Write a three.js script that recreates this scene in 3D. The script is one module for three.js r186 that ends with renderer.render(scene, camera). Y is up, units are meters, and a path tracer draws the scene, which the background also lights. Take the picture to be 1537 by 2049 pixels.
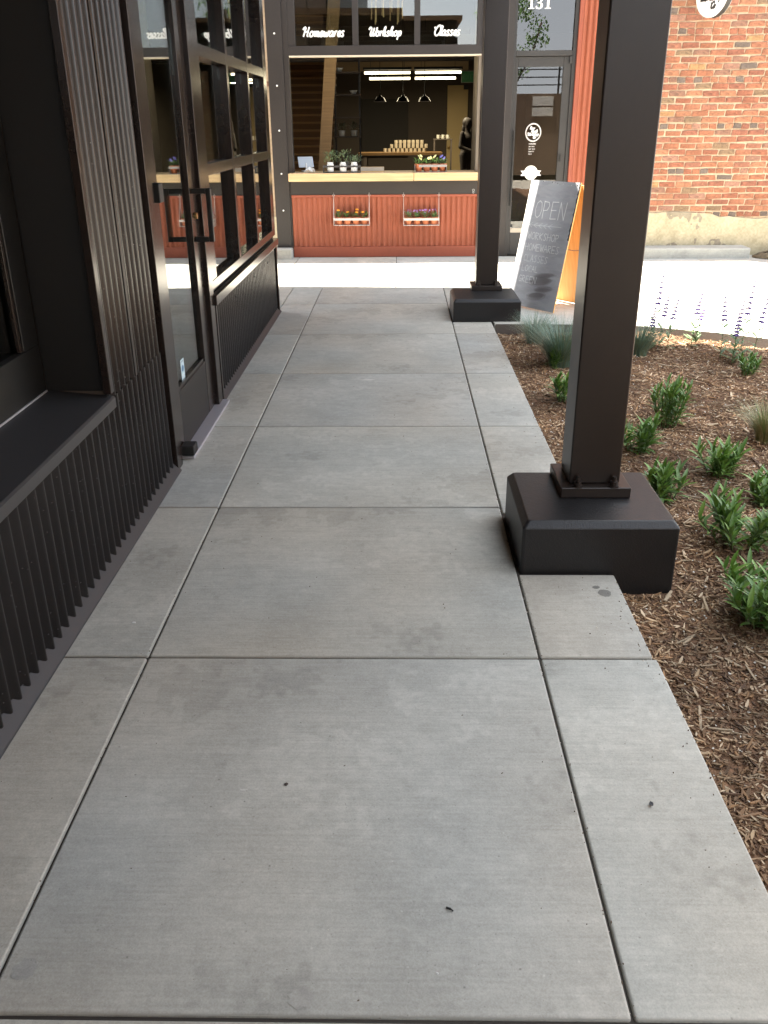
import * as THREE from 'three';
import { RoundedBoxGeometry } from 'three/addons/geometries/RoundedBoxGeometry.js';
import { mergeGeometries } from 'three/addons/utils/BufferGeometryUtils.js';
import { MarchingCubes } from 'three/addons/objects/MarchingCubes.js';
import { FontLoader } from 'three/addons/loaders/FontLoader.js';
import { TextGeometry } from 'three/addons/geometries/TextGeometry.js';
import { RectAreaLightUniformsLib } from 'three/addons/lights/RectAreaLightUniformsLib.js';

// ------------------------------------------------------------------ camera, sky, sun, exposure
const scene = new THREE.Scene();
const camera = new THREE.PerspectiveCamera(60.93, 768 / 1024, 0.05, 400);
camera.position.set(0, 1.6, 0);
camera.rotation.set(-0.4206, 0.0206, -0.0084, 'YXZ');
const renderer = new THREE.WebGLRenderer({ antialias: true });
renderer.setSize(768, 1024);
renderer.toneMapping = THREE.LinearToneMapping;
renderer.toneMappingExposure = 7.4;
renderer.shadowMap.enabled = true;
const sunDir = new THREE.Vector3(-0.296, 0.951, -0.0887).normalize();
const skyTex = (() => { // pale summer sky with thin, broken high cloud
  const W = 512, Hh = 256, d = new Float32Array(W * Hh * 4);
  const hash = (x, y, z) => { const t = Math.sin(x * 127.1 + y * 311.7 + z * 74.7) * 43758.5453; return t - Math.floor(t); };
  const vn = (x, y, z) => { const i = Math.floor(x), j = Math.floor(y), k = Math.floor(z), f = [x - i, y - j, z - k].map((q) => q * q * (3 - 2 * q)); let o = 0; for (let n = 0; n < 8; n++) { const a = n & 1, b = (n >> 1) & 1, c = n >> 2; o += hash(i + a, j + b, k + c) * (a ? f[0] : 1 - f[0]) * (b ? f[1] : 1 - f[1]) * (c ? f[2] : 1 - f[2]); } return o; };
  for (let j = 0; j < Hh; j++) for (let i = 0; i < W; i++) {
    const el = ((j + 0.5) / Hh - 0.5) * Math.PI, az = ((i + 0.5) / W) * Math.PI * 2, x = Math.cos(el) * Math.cos(az), y = Math.sin(el), z = Math.cos(el) * Math.sin(az);
    const h = Math.pow(1 - Math.max(0, y), 2.2), q = 1 / (0.25 + Math.max(0, y));
    let c = 0, am = 0.5, fr = 2.2; for (let o = 0; o < 5; o++) { c += am * vn(x * q * fr + 9, z * q * fr + 4, o * 7.3); am *= 0.5; fr *= 2.1; }
    const cl = Math.min(1, Math.max(0, (c - 0.40) * 3.2)) * 0.85;
    const base = [0.47 + 0.38 * h, 0.58 + 0.30 * h, 0.76 + 0.15 * h], cc = [0.97, 0.95, 0.92], k = (j * W + i) * 4;
    for (let n = 0; n < 3; n++) d[k + n] = base[n] * (1 - cl) + cc[n] * cl;
    d[k + 3] = 1;
  }
  const t = new THREE.DataTexture(d, W, Hh, THREE.RGBAFormat, THREE.FloatType); t.mapping = THREE.EquirectangularReflectionMapping; t.magFilter = THREE.LinearFilter; t.needsUpdate = true; return t;
})();
scene.background = skyTex; scene.environment = skyTex;
scene.backgroundIntensity = scene.environmentIntensity = 0.58;
const sun = new THREE.DirectionalLight(new THREE.Color().setRGB(1, 0.93, 0.82), 5);
sun.position.copy(sunDir).multiplyScalar(40).add(new THREE.Vector3(0, 0, -6));
sun.target.position.set(0, 0, -6);
sun.castShadow = true;
sun.shadow.camera.left = -22; sun.shadow.camera.right = 22; sun.shadow.camera.top = 22; sun.shadow.camera.bottom = -22;
sun.shadow.camera.far = 90; sun.shadow.mapSize.set(4096, 4096);
scene.add(sun, sun.target);
RectAreaLightUniformsLib.init();

// ------------------------------------------------------------------ helpers
function rng(seed) { let a = seed >>> 0; return () => { a = (a + 0x6D2B79F5) >>> 0; let t = Math.imul(a ^ (a >>> 15), 1 | a); t = (t + Math.imul(t ^ (t >>> 7), 61 | t)) ^ t; return ((t ^ (t >>> 14)) >>> 0) / 4294967296; }; }
const R0 = rng(7);
const names = new Map();
function numbered(n) { const k = names.get(n) ?? 0; names.set(n, k + 1); return k ? `${n}_${String(k).padStart(3, '0')}` : n; }
function thing(name, label, category, pos = [0, 0, 0], turn = 0, group) {
  const o = new THREE.Group(); o.name = numbered(name); o.position.set(...pos); o.rotation.y = turn;
  o.userData = { label, category }; if (group) o.userData.group = group;
  scene.add(o); return o;
}
function mk(name, geo, mat, parent = scene) {
  const m = new THREE.Mesh(geo, mat); m.name = parent === scene ? numbered(name) : name;
  m.castShadow = m.receiveShadow = true; parent.add(m); return m;
}
function sub(name, parent, pos = [0, 0, 0]) { const g = new THREE.Group(); g.name = name; g.position.set(...pos); parent.add(g); return g; }
function tag(o, label, category, group) { o.userData.label = label; o.userData.category = category; if (group) o.userData.group = group; return o; }
function struct(o) { o.userData.kind = 'structure'; return o; }
function boxUV(g, ox = 0, oy = 0) {
  if (!g.attributes.normal) g.computeVertexNormals();
  const p = g.attributes.position, n = g.attributes.normal, uv = new Float32Array(p.count * 2);
  for (let i = 0; i < p.count; i++) {
    const ax = Math.abs(n.getX(i)), ay = Math.abs(n.getY(i)), az = Math.abs(n.getZ(i));
    let u, v;
    if (ay >= ax && ay >= az) { u = p.getX(i); v = p.getZ(i); } else if (ax >= az) { u = p.getZ(i); v = p.getY(i); } else { u = p.getX(i); v = p.getY(i); }
    uv[2 * i] = u + ox; uv[2 * i + 1] = v + oy;
  }
  g.setAttribute('uv', new THREE.BufferAttribute(uv, 2)); return g;
}
// box from corner to corner with small rounded edges
function B(x0, x1, y0, y1, z0, z1, r = 0.002, ox = 0, oy = 0, seg = 1) {
  const w = Math.abs(x1 - x0), h = Math.abs(y1 - y0), d = Math.abs(z1 - z0);
  const g = r > 0 ? new RoundedBoxGeometry(w, h, d, seg, Math.min(r, w / 2.1, h / 2.1, d / 2.1)) : new THREE.BoxGeometry(w, h, d);
  g.translate((x0 + x1) / 2, (y0 + y1) / 2, (z0 + z1) / 2);
  return boxUV(g, ox, oy);
}
const merge = (a) => mergeGeometries(a.map((g) => { const q = g.index ? g.toNonIndexed() : g; for (const k of Object.keys(q.attributes)) if (!['position', 'normal', 'uv'].includes(k)) q.deleteAttribute(k); return q; }));
const tube = (pts, r, seg = 12, rad = 6, closed = false) => new THREE.TubeGeometry(new THREE.CatmullRomCurve3(pts.map((p) => new THREE.Vector3(...p)), closed), seg, r, rad, closed);
function bar(a, b, r, rad = 8) { // straight round bar
  const A = new THREE.Vector3(...a), Bv = new THREE.Vector3(...b), L = A.distanceTo(Bv);
  const g = new THREE.CylinderGeometry(r, r, L, rad); g.translate(0, L / 2, 0);
  g.applyQuaternion(new THREE.Quaternion().setFromUnitVectors(new THREE.Vector3(0, 1, 0), Bv.clone().sub(A).normalize())); g.translate(...a); return g;
}
const lathe = (pts, seg = 20) => new THREE.LatheGeometry(pts.map((p) => new THREE.Vector2(...p)), seg);
// corrugated sheet, width along x, height along y, waves towards z
function corrugated(w, h, pitch = 0.068, depth = 0.018, phase = 0) {
  const n = Math.round((w / pitch) * 10), pos = [], idx = [], uv = [];
  for (let i = 0; i <= n; i++) {
    const x = (i / n) * w, a = (x / pitch) * Math.PI * 2 + phase, s = Math.sin(a), z = (depth / 2) * Math.sign(s) * Math.pow(Math.abs(s), 0.75);
    pos.push(x, 0, z, x, h, z); uv.push(x, 0, x, h);
    if (i) { const k = 2 * i; idx.push(k - 2, k, k - 1, k - 1, k, k + 1); }
  }
  const g = new THREE.BufferGeometry(); g.setAttribute('position', new THREE.Float32BufferAttribute(pos, 3)); g.setAttribute('uv', new THREE.Float32BufferAttribute(uv, 2)); g.setIndex(idx); g.computeVertexNormals(); return g;
}
// ---- periodic noise textures
function lattice(seed, n) { const r = rng(seed), a = new Float32Array(n * n); for (let i = 0; i < n * n; i++) a[i] = r(); return a; }
function noiser(seed) {
  const cache = new Map();
  return (u, v, nx, ny) => { // u,v in 0..1 periodic
    const key = nx * 4096 + ny; let L = cache.get(key);
    if (!L) { const r = rng(seed + key); L = new Float32Array(nx * ny); for (let i = 0; i < L.length; i++) L[i] = r(); cache.set(key, L); }
    const x = u * nx, y = v * ny, xi = Math.floor(x), yi = Math.floor(y), fx = x - xi, fy = y - yi, sx = fx * fx * (3 - 2 * fx), sy = fy * fy * (3 - 2 * fy);
    const x0 = ((xi % nx) + nx) % nx, x1 = (x0 + 1) % nx, y0 = ((yi % ny) + ny) % ny, y1 = (y0 + 1) % ny;
    return (L[y0 * nx + x0] * (1 - sx) + L[y0 * nx + x1] * sx) * (1 - sy) + (L[y1 * nx + x0] * (1 - sx) + L[y1 * nx + x1] * sx) * sy - 0.5;
  };
}
function dataTex(N, fn, srgb = true, metres = 1) {
  const d = new Uint8Array(N * N * 4);
  for (let j = 0; j < N; j++) for (let i = 0; i < N; i++) { const c = fn(i / N, j / N, i, j), k = (j * N + i) * 4; d[k] = Math.max(0, Math.min(255, c[0])); d[k + 1] = Math.max(0, Math.min(255, c[1])); d[k + 2] = Math.max(0, Math.min(255, c[2])); d[k + 3] = 255; }
  const t = new THREE.DataTexture(d, N, N); t.wrapS = t.wrapT = THREE.RepeatWrapping; t.magFilter = THREE.LinearFilter; t.minFilter = THREE.LinearMipmapLinearFilter; t.generateMipmaps = true;
  t.repeat.set(1 / metres, 1 / metres); if (srgb) t.colorSpace = THREE.SRGBColorSpace; t.needsUpdate = true; return t;
}
const lin = (r, g, b) => new THREE.Color().setRGB(r, g, b);
const std = (c, rough = 0.7, extra = {}) => new THREE.MeshStandardMaterial({ color: c, roughness: rough, side: THREE.DoubleSide, ...extra });

// ------------------------------------------------------------------ materials
const nz = noiser(11);
const hash2 = (x, y) => { const t = Math.sin(x * 12.9898 + y * 78.233) * 43758.5453; return t - Math.floor(t); };
const rPit = rng(5), pits = new Float32Array(1024 * 1024);
for (let k = 0; k < 2600; k++) { const x = Math.floor(rPit() * 1024), y = Math.floor(rPit() * 1024), s = rPit() < 0.06 ? 2 : 1, v = rPit() < 0.75 ? -22 - rPit() * 30 : 24; for (let a = 0; a < s; a++) for (let b = 0; b < s; b++) pits[((y + a) % 1024) * 1024 + (x + b) % 1024] = v; }
const concreteMap = dataTex(1024, (u, v, i, j) => {
  const m = nz(u, v, 3, 3) * 15 + nz(u, v, 9, 7) * 16 + nz(u, v, 31, 37) * 11 + nz(u, v, 120, 120) * 9;
  const streak = nz(u, v, 14, 500) * 9 + nz(u, v, 50, 340) * 7 + nz(u, v, 6, 90) * 3;
  const d = nz(u, v, 5, 6) + nz(u, v, 22, 19) * 0.55 + nz(u, v, 90, 80) * 0.45, blot = Math.min(1, Math.max(0, (d - 0.26) * 7)) * -13, pale = Math.min(1, Math.max(0, (-d - 0.36) * 7)) * 9;
  const g = (hash2(i, j) - 0.5) * 20 + nz(u, v, 400, 400) * 10, k = 222 + m + streak + g + blot + pale + pits[j * 1024 + i];
  const warm = nz(u, v, 5, 4) * 9; return [k + warm, k, k - warm - 4];
}, true, 2.2);
const concreteBump = dataTex(1024, (u, v, i, j) => { const k = 128 + nz(u, v, 10, 420) * 50 + nz(u, v, 40, 300) * 50 + nz(u, v, 512, 512) * 60 + pits[j * 1024 + i]; return [k, k, k]; }, false, 2.2);
const concretes = [[0.366, 0.35, 0.317], [0.377, 0.36, 0.325], [0.354, 0.341, 0.314]].map((c) => std(lin(...c).multiplyScalar(1.5), 0.85, { map: concreteMap, bumpMap: concreteBump, bumpScale: 0.0012 }));
const plazaConcrete = std(lin(0.62, 0.595, 0.54), 0.9, { map: concreteMap, bumpMap: concreteBump, bumpScale: 0.001 });
const kerbConcrete = std(lin(0.5, 0.49, 0.46), 0.9, { map: concreteMap, bumpMap: concreteBump, bumpScale: 0.001 });
const jointFill = std(lin(0.05, 0.042, 0.035), 0.95);
// black corrugated metal with pale dust specks low down on the sheet
const nz2 = noiser(23);
const rS = rng(77), specks = new Float32Array(1024 * 1024);
for (let k = 0; k < 420; k++) { const x = Math.floor(rS() * 1024), y = Math.floor(Math.pow(rS(), 1.6) * 700); specks[y * 1024 + x] = 60 + rS() * 110; if (rS() < 0.35) specks[y * 1024 + (x + 1) % 1024] = 70 * rS() + 30; if (rS() < 0.25) specks[((y + 1) % 1024) * 1024 + x] = 60; }
const blackSheetMap = dataTex(1024, (u, v, i, j) => { const k = 33 + nz2(u, v, 6, 5) * 5 + nz2(u, v, 200, 60) * 5, s = specks[j * 1024 + i]; return [k + 2 + s, k - 1 + s, k - 1 + s]; }, true, 1.5);
const blackSheet = std(0xffffff, 0.24, { map: blackSheetMap, metalness: 0.4 });
const bronzeMap = dataTex(512, (u, v) => { const k = 232 + nz2(u, v, 5, 5) * 16 + nz2(u, v, 60, 50) * 12 + nz2(u, v, 256, 256) * 10; return [k, k, k]; }, true, 0.8);
const bronze = std(lin(0.026, 0.018, 0.015), 0.2, { metalness: 0.15, map: bronzeMap });
const bronzeDoor = std(lin(0.028, 0.024, 0.022), 0.42, { metalness: 0.35, map: bronzeMap });
const steelPaint = std(lin(0.022, 0.0145, 0.011), 0.36, { map: bronzeMap });
const facadeSteel = std(lin(0.032, 0.026, 0.024), 0.5, { map: bronzeMap });
const charcoal = std(lin(0.04, 0.038, 0.037), 0.5, { map: bronzeMap });
const footBump = dataTex(512, (u, v) => { const k = 128 + nz2(u, v, 128, 120) * 70 + nz2(u, v, 300, 300) * 70 + nz2(u, v, 20, 20) * 50; return [k, k, k]; }, false, 0.5);
const footPaint = std(lin(0.0105, 0.0098, 0.0104), 0.45, { bumpMap: footBump, bumpScale: 0.0016, map: bronzeMap });
const rubber = std(lin(0.008, 0.008, 0.008), 0.6);
const blackPull = std(lin(0.008, 0.0075, 0.007), 0.4);
const greyFlash = std(lin(0.03, 0.03, 0.032), 0.5);
const alu = std(lin(0.52, 0.5, 0.53), 0.45, { metalness: 0.6 });
const chrome = std(lin(0.55, 0.55, 0.54), 0.3, { metalness: 0.9 });
const brass = std(lin(0.6, 0.4, 0.14), 0.3, { metalness: 0.9 });
const rust = dataTex(512, (u, v) => { const k = 225 + nz2(u, v, 7, 5) * 14 + nz2(u, v, 50, 30) * 8 + nz2(u, v, 200, 200) * 12; return [k, k - 2, k - 4]; }, true, 1.3);
const redSheet = std(lin(0.38, 0.1, 0.046), 0.6, { map: rust });
const redTrim = std(lin(0.36, 0.09, 0.048), 0.62, { map: rust });
const woodMap = dataTex(512, (u, v) => { const k = nz2(u, v, 4, 60) * 22 + nz2(u, v, 8, 180) * 16 + nz2(u, v, 3, 3) * 14; return [226 + k, 201 + k, 163 + k * 0.9]; }, true, 0.9);
const wood = std(lin(0.78, 0.71, 0.61), 0.55, { map: woodMap });
const plyMap = dataTex(512, (u, v) => { const k = nz2(u, v, 90, 4) * 18 + nz2(u, v, 6, 5) * 12 + nz2(u, v, 200, 8) * 10; return [222 + k, 168 + k, 96 + k * 0.8]; }, true, 0.7);
const ply = std(0xffffff, 0.6, { map: plyMap });
const stairWood = std(lin(0.42, 0.28, 0.14), 0.6, { map: woodMap }), stairRiser = std(lin(0.22, 0.14, 0.07), 0.7, { map: woodMap });
const glass = new THREE.MeshPhysicalMaterial({ color: lin(0.72, 0.76, 0.74), transmission: 1, thickness: 0, roughness: 0.0, ior: 1.9, side: THREE.DoubleSide });
const storeGlass = new THREE.MeshPhysicalMaterial({ color: lin(0.72, 0.76, 0.74), transmission: 1, thickness: 0, roughness: 0.0, ior: 1.75, side: THREE.DoubleSide });
const tintGlass = new THREE.MeshPhysicalMaterial({ color: lin(0.5, 0.52, 0.5), transmission: 1, thickness: 0, roughness: 0.0, ior: 1.9, side: THREE.DoubleSide });
const white = std(lin(0.8, 0.8, 0.78), 0.5);
const whiteVinyl = std(lin(0.82, 0.82, 0.8), 0.6);
const greyVinyl = std(lin(0.55, 0.52, 0.5), 0.6);
const terracottaM = [[0.52, 0.17, 0.075], [0.47, 0.155, 0.07], [0.55, 0.19, 0.09]].map((c) => std(lin(...c), 0.8));
const soil = std(lin(0.04, 0.027, 0.018), 0.95);
const dim = std(lin(0.09, 0.07, 0.055), 0.8);
const dimFloor = std(lin(0.09, 0.08, 0.07), 0.6);
const leafMat = (c, t = 0.25) => new THREE.MeshPhysicalMaterial({ color: lin(...c), roughness: 0.5, transmission: t, thickness: 0, side: THREE.DoubleSide });
const leafMats = [[0.12, 0.24, 0.032], [0.092, 0.195, 0.03], [0.165, 0.29, 0.045], [0.15, 0.25, 0.085]].map((c) => leafMat(c));

// ------------------------------------------------------------------ ground, walkway, plaza
struct(mk('ground', boxUV(new THREE.PlaneGeometry(600, 600).rotateX(-Math.PI / 2).translate(0, -0.16, 0)), std(lin(0.4, 0.37, 0.32), 0.95)));

const zJ = [5.1, 3.86, 2.62, 1.38, 0.1, -1.148, -2.41, -3.63, -4.79, -5.95, -7.2, -8.52, -9.45];
const walkway = struct(sub('walkway', scene));
const gap = 0.0028;
function slab(x0, x1, z0, z1, mat, parent, y1 = 0, r = 0.0075, g = gap) {
  return mk('concrete_slab', B(x0 + g, x1 - g, y1 - 0.12, y1, z1 + g * 1.9, z0 - g * 1.9, r, R0() * 5, R0() * 5, 2), mat, parent);
}
mk('joint_bed', B(-1.12, 0.8, -0.13, -0.009, -9.45, 5.1, 0), jointFill, walkway);
const slabs = {};
for (let k = 0; k < zJ.length - 1; k++) {
  const z0 = zJ[k], z1 = zJ[k + 1], m = concretes[k % 3];
  slab(-1.14, -0.83, z0, z1, concretes[(k + 1) % 3], walkway);
  slabs['c' + k] = slab(-0.83, 0.455, z0, z1, m, walkway);
  if (z1 < -2.42 && z1 > -3.7) slabs.front = slab(0.455, 0.828, z0, -2.99, concretes[2], walkway);
  else if (z0 === -3.63) slab(0.455, 0.805, -3.565, z1, concretes[1], walkway);
  else if (z0 === -7.2) slab(0.455, 0.8, z0, -7.66, concretes[0], walkway);
  else if (z0 === -8.52) slab(0.455, 0.8, -8.29, z1, concretes[0], walkway);
  else slab(0.455, z0 > -2 ? 0.838 : z0 > -3 ? 0.828 : 0.803, z0, z1, concretes[(k + 2) % 3], walkway);
}
for (const [a, b] of [[-8.16, -8.52], [-8.52, -9.45]]) { slab(-2.4, -1.142, a, b, concretes[1], walkway); slab(-3.7, -2.4, a, b, concretes[0], walkway); }
// stains with an outline of their own
const stainDark = std(lin(0.24, 0.228, 0.21), 0.6, { map: concreteMap }), stainGrey = std(lin(0.43, 0.41, 0.38), 0.8, { map: concreteMap }), stainPale = std(lin(0.68, 0.66, 0.62), 0.9, { map: concreteMap });
function stain(parent, x, z, rx, rz, mat, seed, jag = 0.25, n = 22, turn = 0) {
  const r = rng(seed), s = new THREE.Shape();
  for (let k = 0; k < n; k++) { const a = (k / n) * Math.PI * 2, q = 1 - jag * r(), X = Math.cos(a) * rx * q, Z = Math.sin(a) * rz * q, xx = X * Math.cos(turn) - Z * Math.sin(turn), zz = X * Math.sin(turn) + Z * Math.cos(turn); k ? s.lineTo(xx, zz) : s.moveTo(xx, zz); }
  const g = new THREE.ShapeGeometry(s); g.rotateX(-Math.PI / 2); g.translate(x, 0.0008, z); return mk('stain', boxUV(g), mat, parent);
}
stain(slabs.front, 0.758, -2.838, 0.026, 0.03, stainDark, 3, 0.2);
stain(slabs.front, 0.735, -2.882, 0.016, 0.013, stainDark, 4, 0.2);
stain(slabs.c5, -0.412, -1.785, 0.014, 0.004, stainPale, 9, 0.4);
stain(slabs.c8, -0.229, -5.784, 0.06, 0.02, stainPale, 6, 0.15);
stain(slabs.c5, -0.2, -1.19, 0.03, 0.03, stainGrey, 12, 0.35);
stain(slabs.c5, -0.78, -1.25, 0.028, 0.03, stainGrey, 14, 0.3);

{
  const g0 = new THREE.IcosahedronGeometry(0.0022, 0), im = new THREE.InstancedMesh(g0, std(0xffffff, 0.95), 1000), r = rng(61), M = new THREE.Matrix4(), q = new THREE.Quaternion(), c = new THREE.Color();
  im.name = 'joint_grit'; im.userData = { kind: 'stuff', label: 'loose grit and bark crumbs along the walkway joints and edge', category: 'grit' };
  for (let i = 0; i < 1000; i++) {
    let x, z, y = 0.0006; const k = r();
    if (k < 0.35) { x = 0.455 + (r() + r() + r() - 1.5) * 0.012; z = -1 - r() * 8; y = Math.abs(x - 0.455) < 0.004 ? -0.006 : 0.0006; } else if (k < 0.5) { x = -0.83 + (r() + r() - 1) * 0.008; z = -1 - r() * 8; y = Math.abs(x + 0.83) < 0.004 ? -0.006 : 0.0006; } else if (k < 0.8) { z = -0.9 - r() * 8; x = (z > -2.4 ? 0.832 : z > -3 ? 0.822 : 0.797) - Math.pow(r(), 6) * 0.2; } else { x = -1.1 + r() * 1.9; z = -0.9 - r() * 8; }
    if (z < -2.97 && z > -3.58 && x > 0.45) z += 0.7;
    const s = 0.4 + r() * (k > 0.5 && k < 0.8 ? 0.9 : 0.6); M.compose(new THREE.Vector3(x, y, z), q.setFromEuler(new THREE.Euler(r() * 3, r() * 6, r() * 3)), new THREE.Vector3(s * (1 + r() * 1.5), s * 0.6, s)); im.setMatrixAt(i, M);
    const t = r(); t < 0.6 ? c.setRGB(0.12, 0.085, 0.055) : t < 0.85 ? c.setRGB(0.2, 0.17, 0.14) : c.setRGB(0.55, 0.5, 0.42); im.setColorAt(i, c);
  }
  im.castShadow = im.receiveShadow = true; scene.add(im);
}
// plaza beyond the walkway, one slab after another
const plaza = struct(sub('plaza_pavement', scene));
mk('joint_bed', B(-9, 12, -0.15, -0.02, -11.75, -9.5, 0), jointFill, plaza);
for (let i = 0; i < 12; i++) {
  const x0 = -6.4 + i * 1.27, x1 = x0 + 1.27;
  slab(x0, x1, -9.45, -11.12, plazaConcrete, plaza, -0.004, 0.005, 0.003);
  slab(x0, x1, -11.12, -11.77, plazaConcrete, plaza, -0.004, 0.005, 0.003);
}
// the curved plaza edge round the planting bed
function edgeZ(x) { const P = [[0.7, -7.6], [1.33, -7.58], [2.05, -7.5], [2.63, -7.22], [2.95, -7.0], [3.6, -6.45], [4.4, -5.5], [5.2, -4.1], [5.8, -2], [6.2, 3]]; for (let k = 1; k < P.length; k++) if (x <= P[k][0]) { const t = (x - P[k - 1][0]) / (P[k][0] - P[k - 1][0]); return P[k - 1][1] + t * (P[k][1] - P[k - 1][1]); } return 3; }
{
  const xs = [0.82, 2.1, 3.37, 4.65, 5.92];
  for (let k = 0; k < 4; k++) {
    const s = new THREE.Shape(); s.moveTo(xs[k] + 0.002, 9.447); 
    const n = 10; for (let i = 0; i <= n; i++) { const x = xs[k] + 0.002 + ((xs[k + 1] - xs[k] - 0.004) * i) / n; s.lineTo(x, -Math.max(edgeZ(x), -9.4)); }
    s.lineTo(xs[k + 1] - 0.002, 9.447); s.closePath();
    const g = new THREE.ExtrudeGeometry(s, { depth: 0.15, bevelEnabled: true, bevelSize: 0.004, bevelThickness: 0.004, bevelSegments: 1 }); g.rotateX(-Math.PI / 2); g.translate(0, -0.158, 0);
    mk('concrete_slab', boxUV(g, k * 1.3, k), plazaConcrete, plaza);
  }
  for (let i = 0; i < 4; i++) for (let j = 0; j < 5; j++) slab(5.95 + i * 1.4, 7.35 + i * 1.4, 2.55 - j * 2.4, 0.15 - j * 2.4, plazaConcrete, plaza, -0.004, 0.005, 0.003);
}

// ------------------------------------------------------------------ planting bed
const nb = noiser(41);
const mulchY = (x, z) => -0.075 + nb(x / 8, z / 8, 16, 16) * 0.05 + nb(x / 8, z / 8, 60, 60) * 0.022 + nb(x / 8, z / 8, 160, 160) * 0.012;
{
  const nx = 150, nzv = 240, pos = [], uv = [], idx = [];
  for (let i = 0; i <= nx; i++) { const x = 0.78 + (i / nx) * 4.9, ze = Math.max(edgeZ(x) - 0.02, -7.7); for (let j = 0; j <= nzv; j++) { const z = 1.6 + (ze - 1.6) * (j / nzv); pos.push(x, mulchY(x, z), z); uv.push(x, z); } }
  for (let i = 0; i < nx; i++) for (let j = 0; j < nzv; j++) { const a = i * (nzv + 1) + j, b = a + nzv + 1; idx.push(a, b, a + 1, b, b + 1, a + 1); }
  const g = new THREE.BufferGeometry(); g.setAttribute('position', new THREE.Float32BufferAttribute(pos, 3)); g.setAttribute('uv', new THREE.Float32BufferAttribute(uv, 2)); g.setIndex(idx); g.computeVertexNormals();
  const mMap = dataTex(1024, (u, v) => { const f = nz2(u, v, 300, 300) * 46 + nz2(u, v, 90, 100) * 34 + nz2(u, v, 25, 25) * 22; return [106 + f, 78 + f * 0.8, 56 + f * 0.65]; }, true, 1.1);
  const mB = dataTex(512, (u, v) => { const f = 128 + nz2(u, v, 130, 130) * 120 + nz2(u, v, 256, 256) * 80; return [f, f, f]; }, false, 1.1);
  struct(mk('mulch_ground', g, std(0xffffff, 0.95, { map: mMap, bumpMap: mB, bumpScale: 0.012 })));
  // shredded bark, in three sizes
  const chipTones = [[0.22, 0.128, 0.07], [0.15, 0.085, 0.045], [0.29, 0.18, 0.10], [0.38, 0.26, 0.155], [0.10, 0.055, 0.032], [0.26, 0.145, 0.07], [0.48, 0.36, 0.24], [0.18, 0.105, 0.056]];
  const chipMat = std(0xffffff, 0.9);
  const shapes = [[0.02, 0.0045, 0.0022, 70000], [0.038, 0.0075, 0.004, 12000], [0.075, 0.011, 0.006, 420], [0.008, 0.005, 0.003, 22000]];
  shapes.forEach(([L, W, T, n], si) => {
    const g0 = new THREE.BoxGeometry(L, T, W, 2, 1, 1), p = g0.attributes.position;
    for (let i = 0; i < p.count; i++) { const x = p.getX(i), e = Math.abs(x) > L * 0.3; if (e) { p.setZ(i, p.getZ(i) * (si === 2 ? 0.65 : 0.45) + (x > 0 ? W * 0.2 : -W * 0.1)); p.setY(i, p.getY(i) * 0.7 + (x > 0 ? T * 0.5 : T * 0.3)); } }
    g0.computeVertexNormals();
    const im = new THREE.InstancedMesh(g0, chipMat, n); im.name = numbered('mulch_chips'); im.userData = { kind: 'stuff', label: ['fine shredded bark mulch covering the planting bed', 'longer shredded bark pieces lying on the mulch', 'scattered large splinters of pale wood on the mulch', 'small crumbs of bark and pale grit on the mulch'][si], category: 'mulch' };
    const r = rng(100 + si), M = new THREE.Matrix4(), q = new THREE.Quaternion(), e = new THREE.Euler(), c = new THREE.Color();
    for (let i = 0; i < n; i++) {
      let x, z; do { z = 0.3 - Math.pow(r(), 1.0) * 8.0; x = 0.815 + r() * Math.min(3.4, 0.9 + Math.max(0, -z) * 0.36); } while (z < edgeZ(x) + 0.01 || (x < 1.075 && ((z < -2.97 && z > -3.57) || (z < -7.65 && z > -8.3))));
      const y = mulchY(x, z) + T * 0.5 + r() * 0.008, s = 0.55 + r() * 0.95;
      e.set((r() - 0.5) * 0.7, r() * 6.283, (r() - 0.5) * 0.5); q.setFromEuler(e);
      M.compose(new THREE.Vector3(x, y, z), q, new THREE.Vector3(s, 0.7 + r() * 0.7, 0.6 + r() * 0.9)); im.setMatrixAt(i, M);
      let t = chipTones[Math.floor(r() * chipTones.length)]; if (si === 2 && r() < 0.5) t = [0.36, 0.27, 0.18]; if (si === 3) t = r() < 0.10 ? [0.66, 0.62, 0.55] : chipTones[Math.floor(r() * 5)];
      const k = (0.8 + r() * 0.5) * Math.max(0.5, 0.95 + nb(x / 8, z / 8, 22, 22) * 0.9 + nb(x / 8, z / 8, 70, 70) * 0.5); c.setRGB(t[0] * k * 1.15, t[1] * k * 1.18, t[2] * k * 1.18); im.setColorAt(i, c);
    }
    im.castShadow = im.receiveShadow = true; scene.add(im);
  });
}

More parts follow.
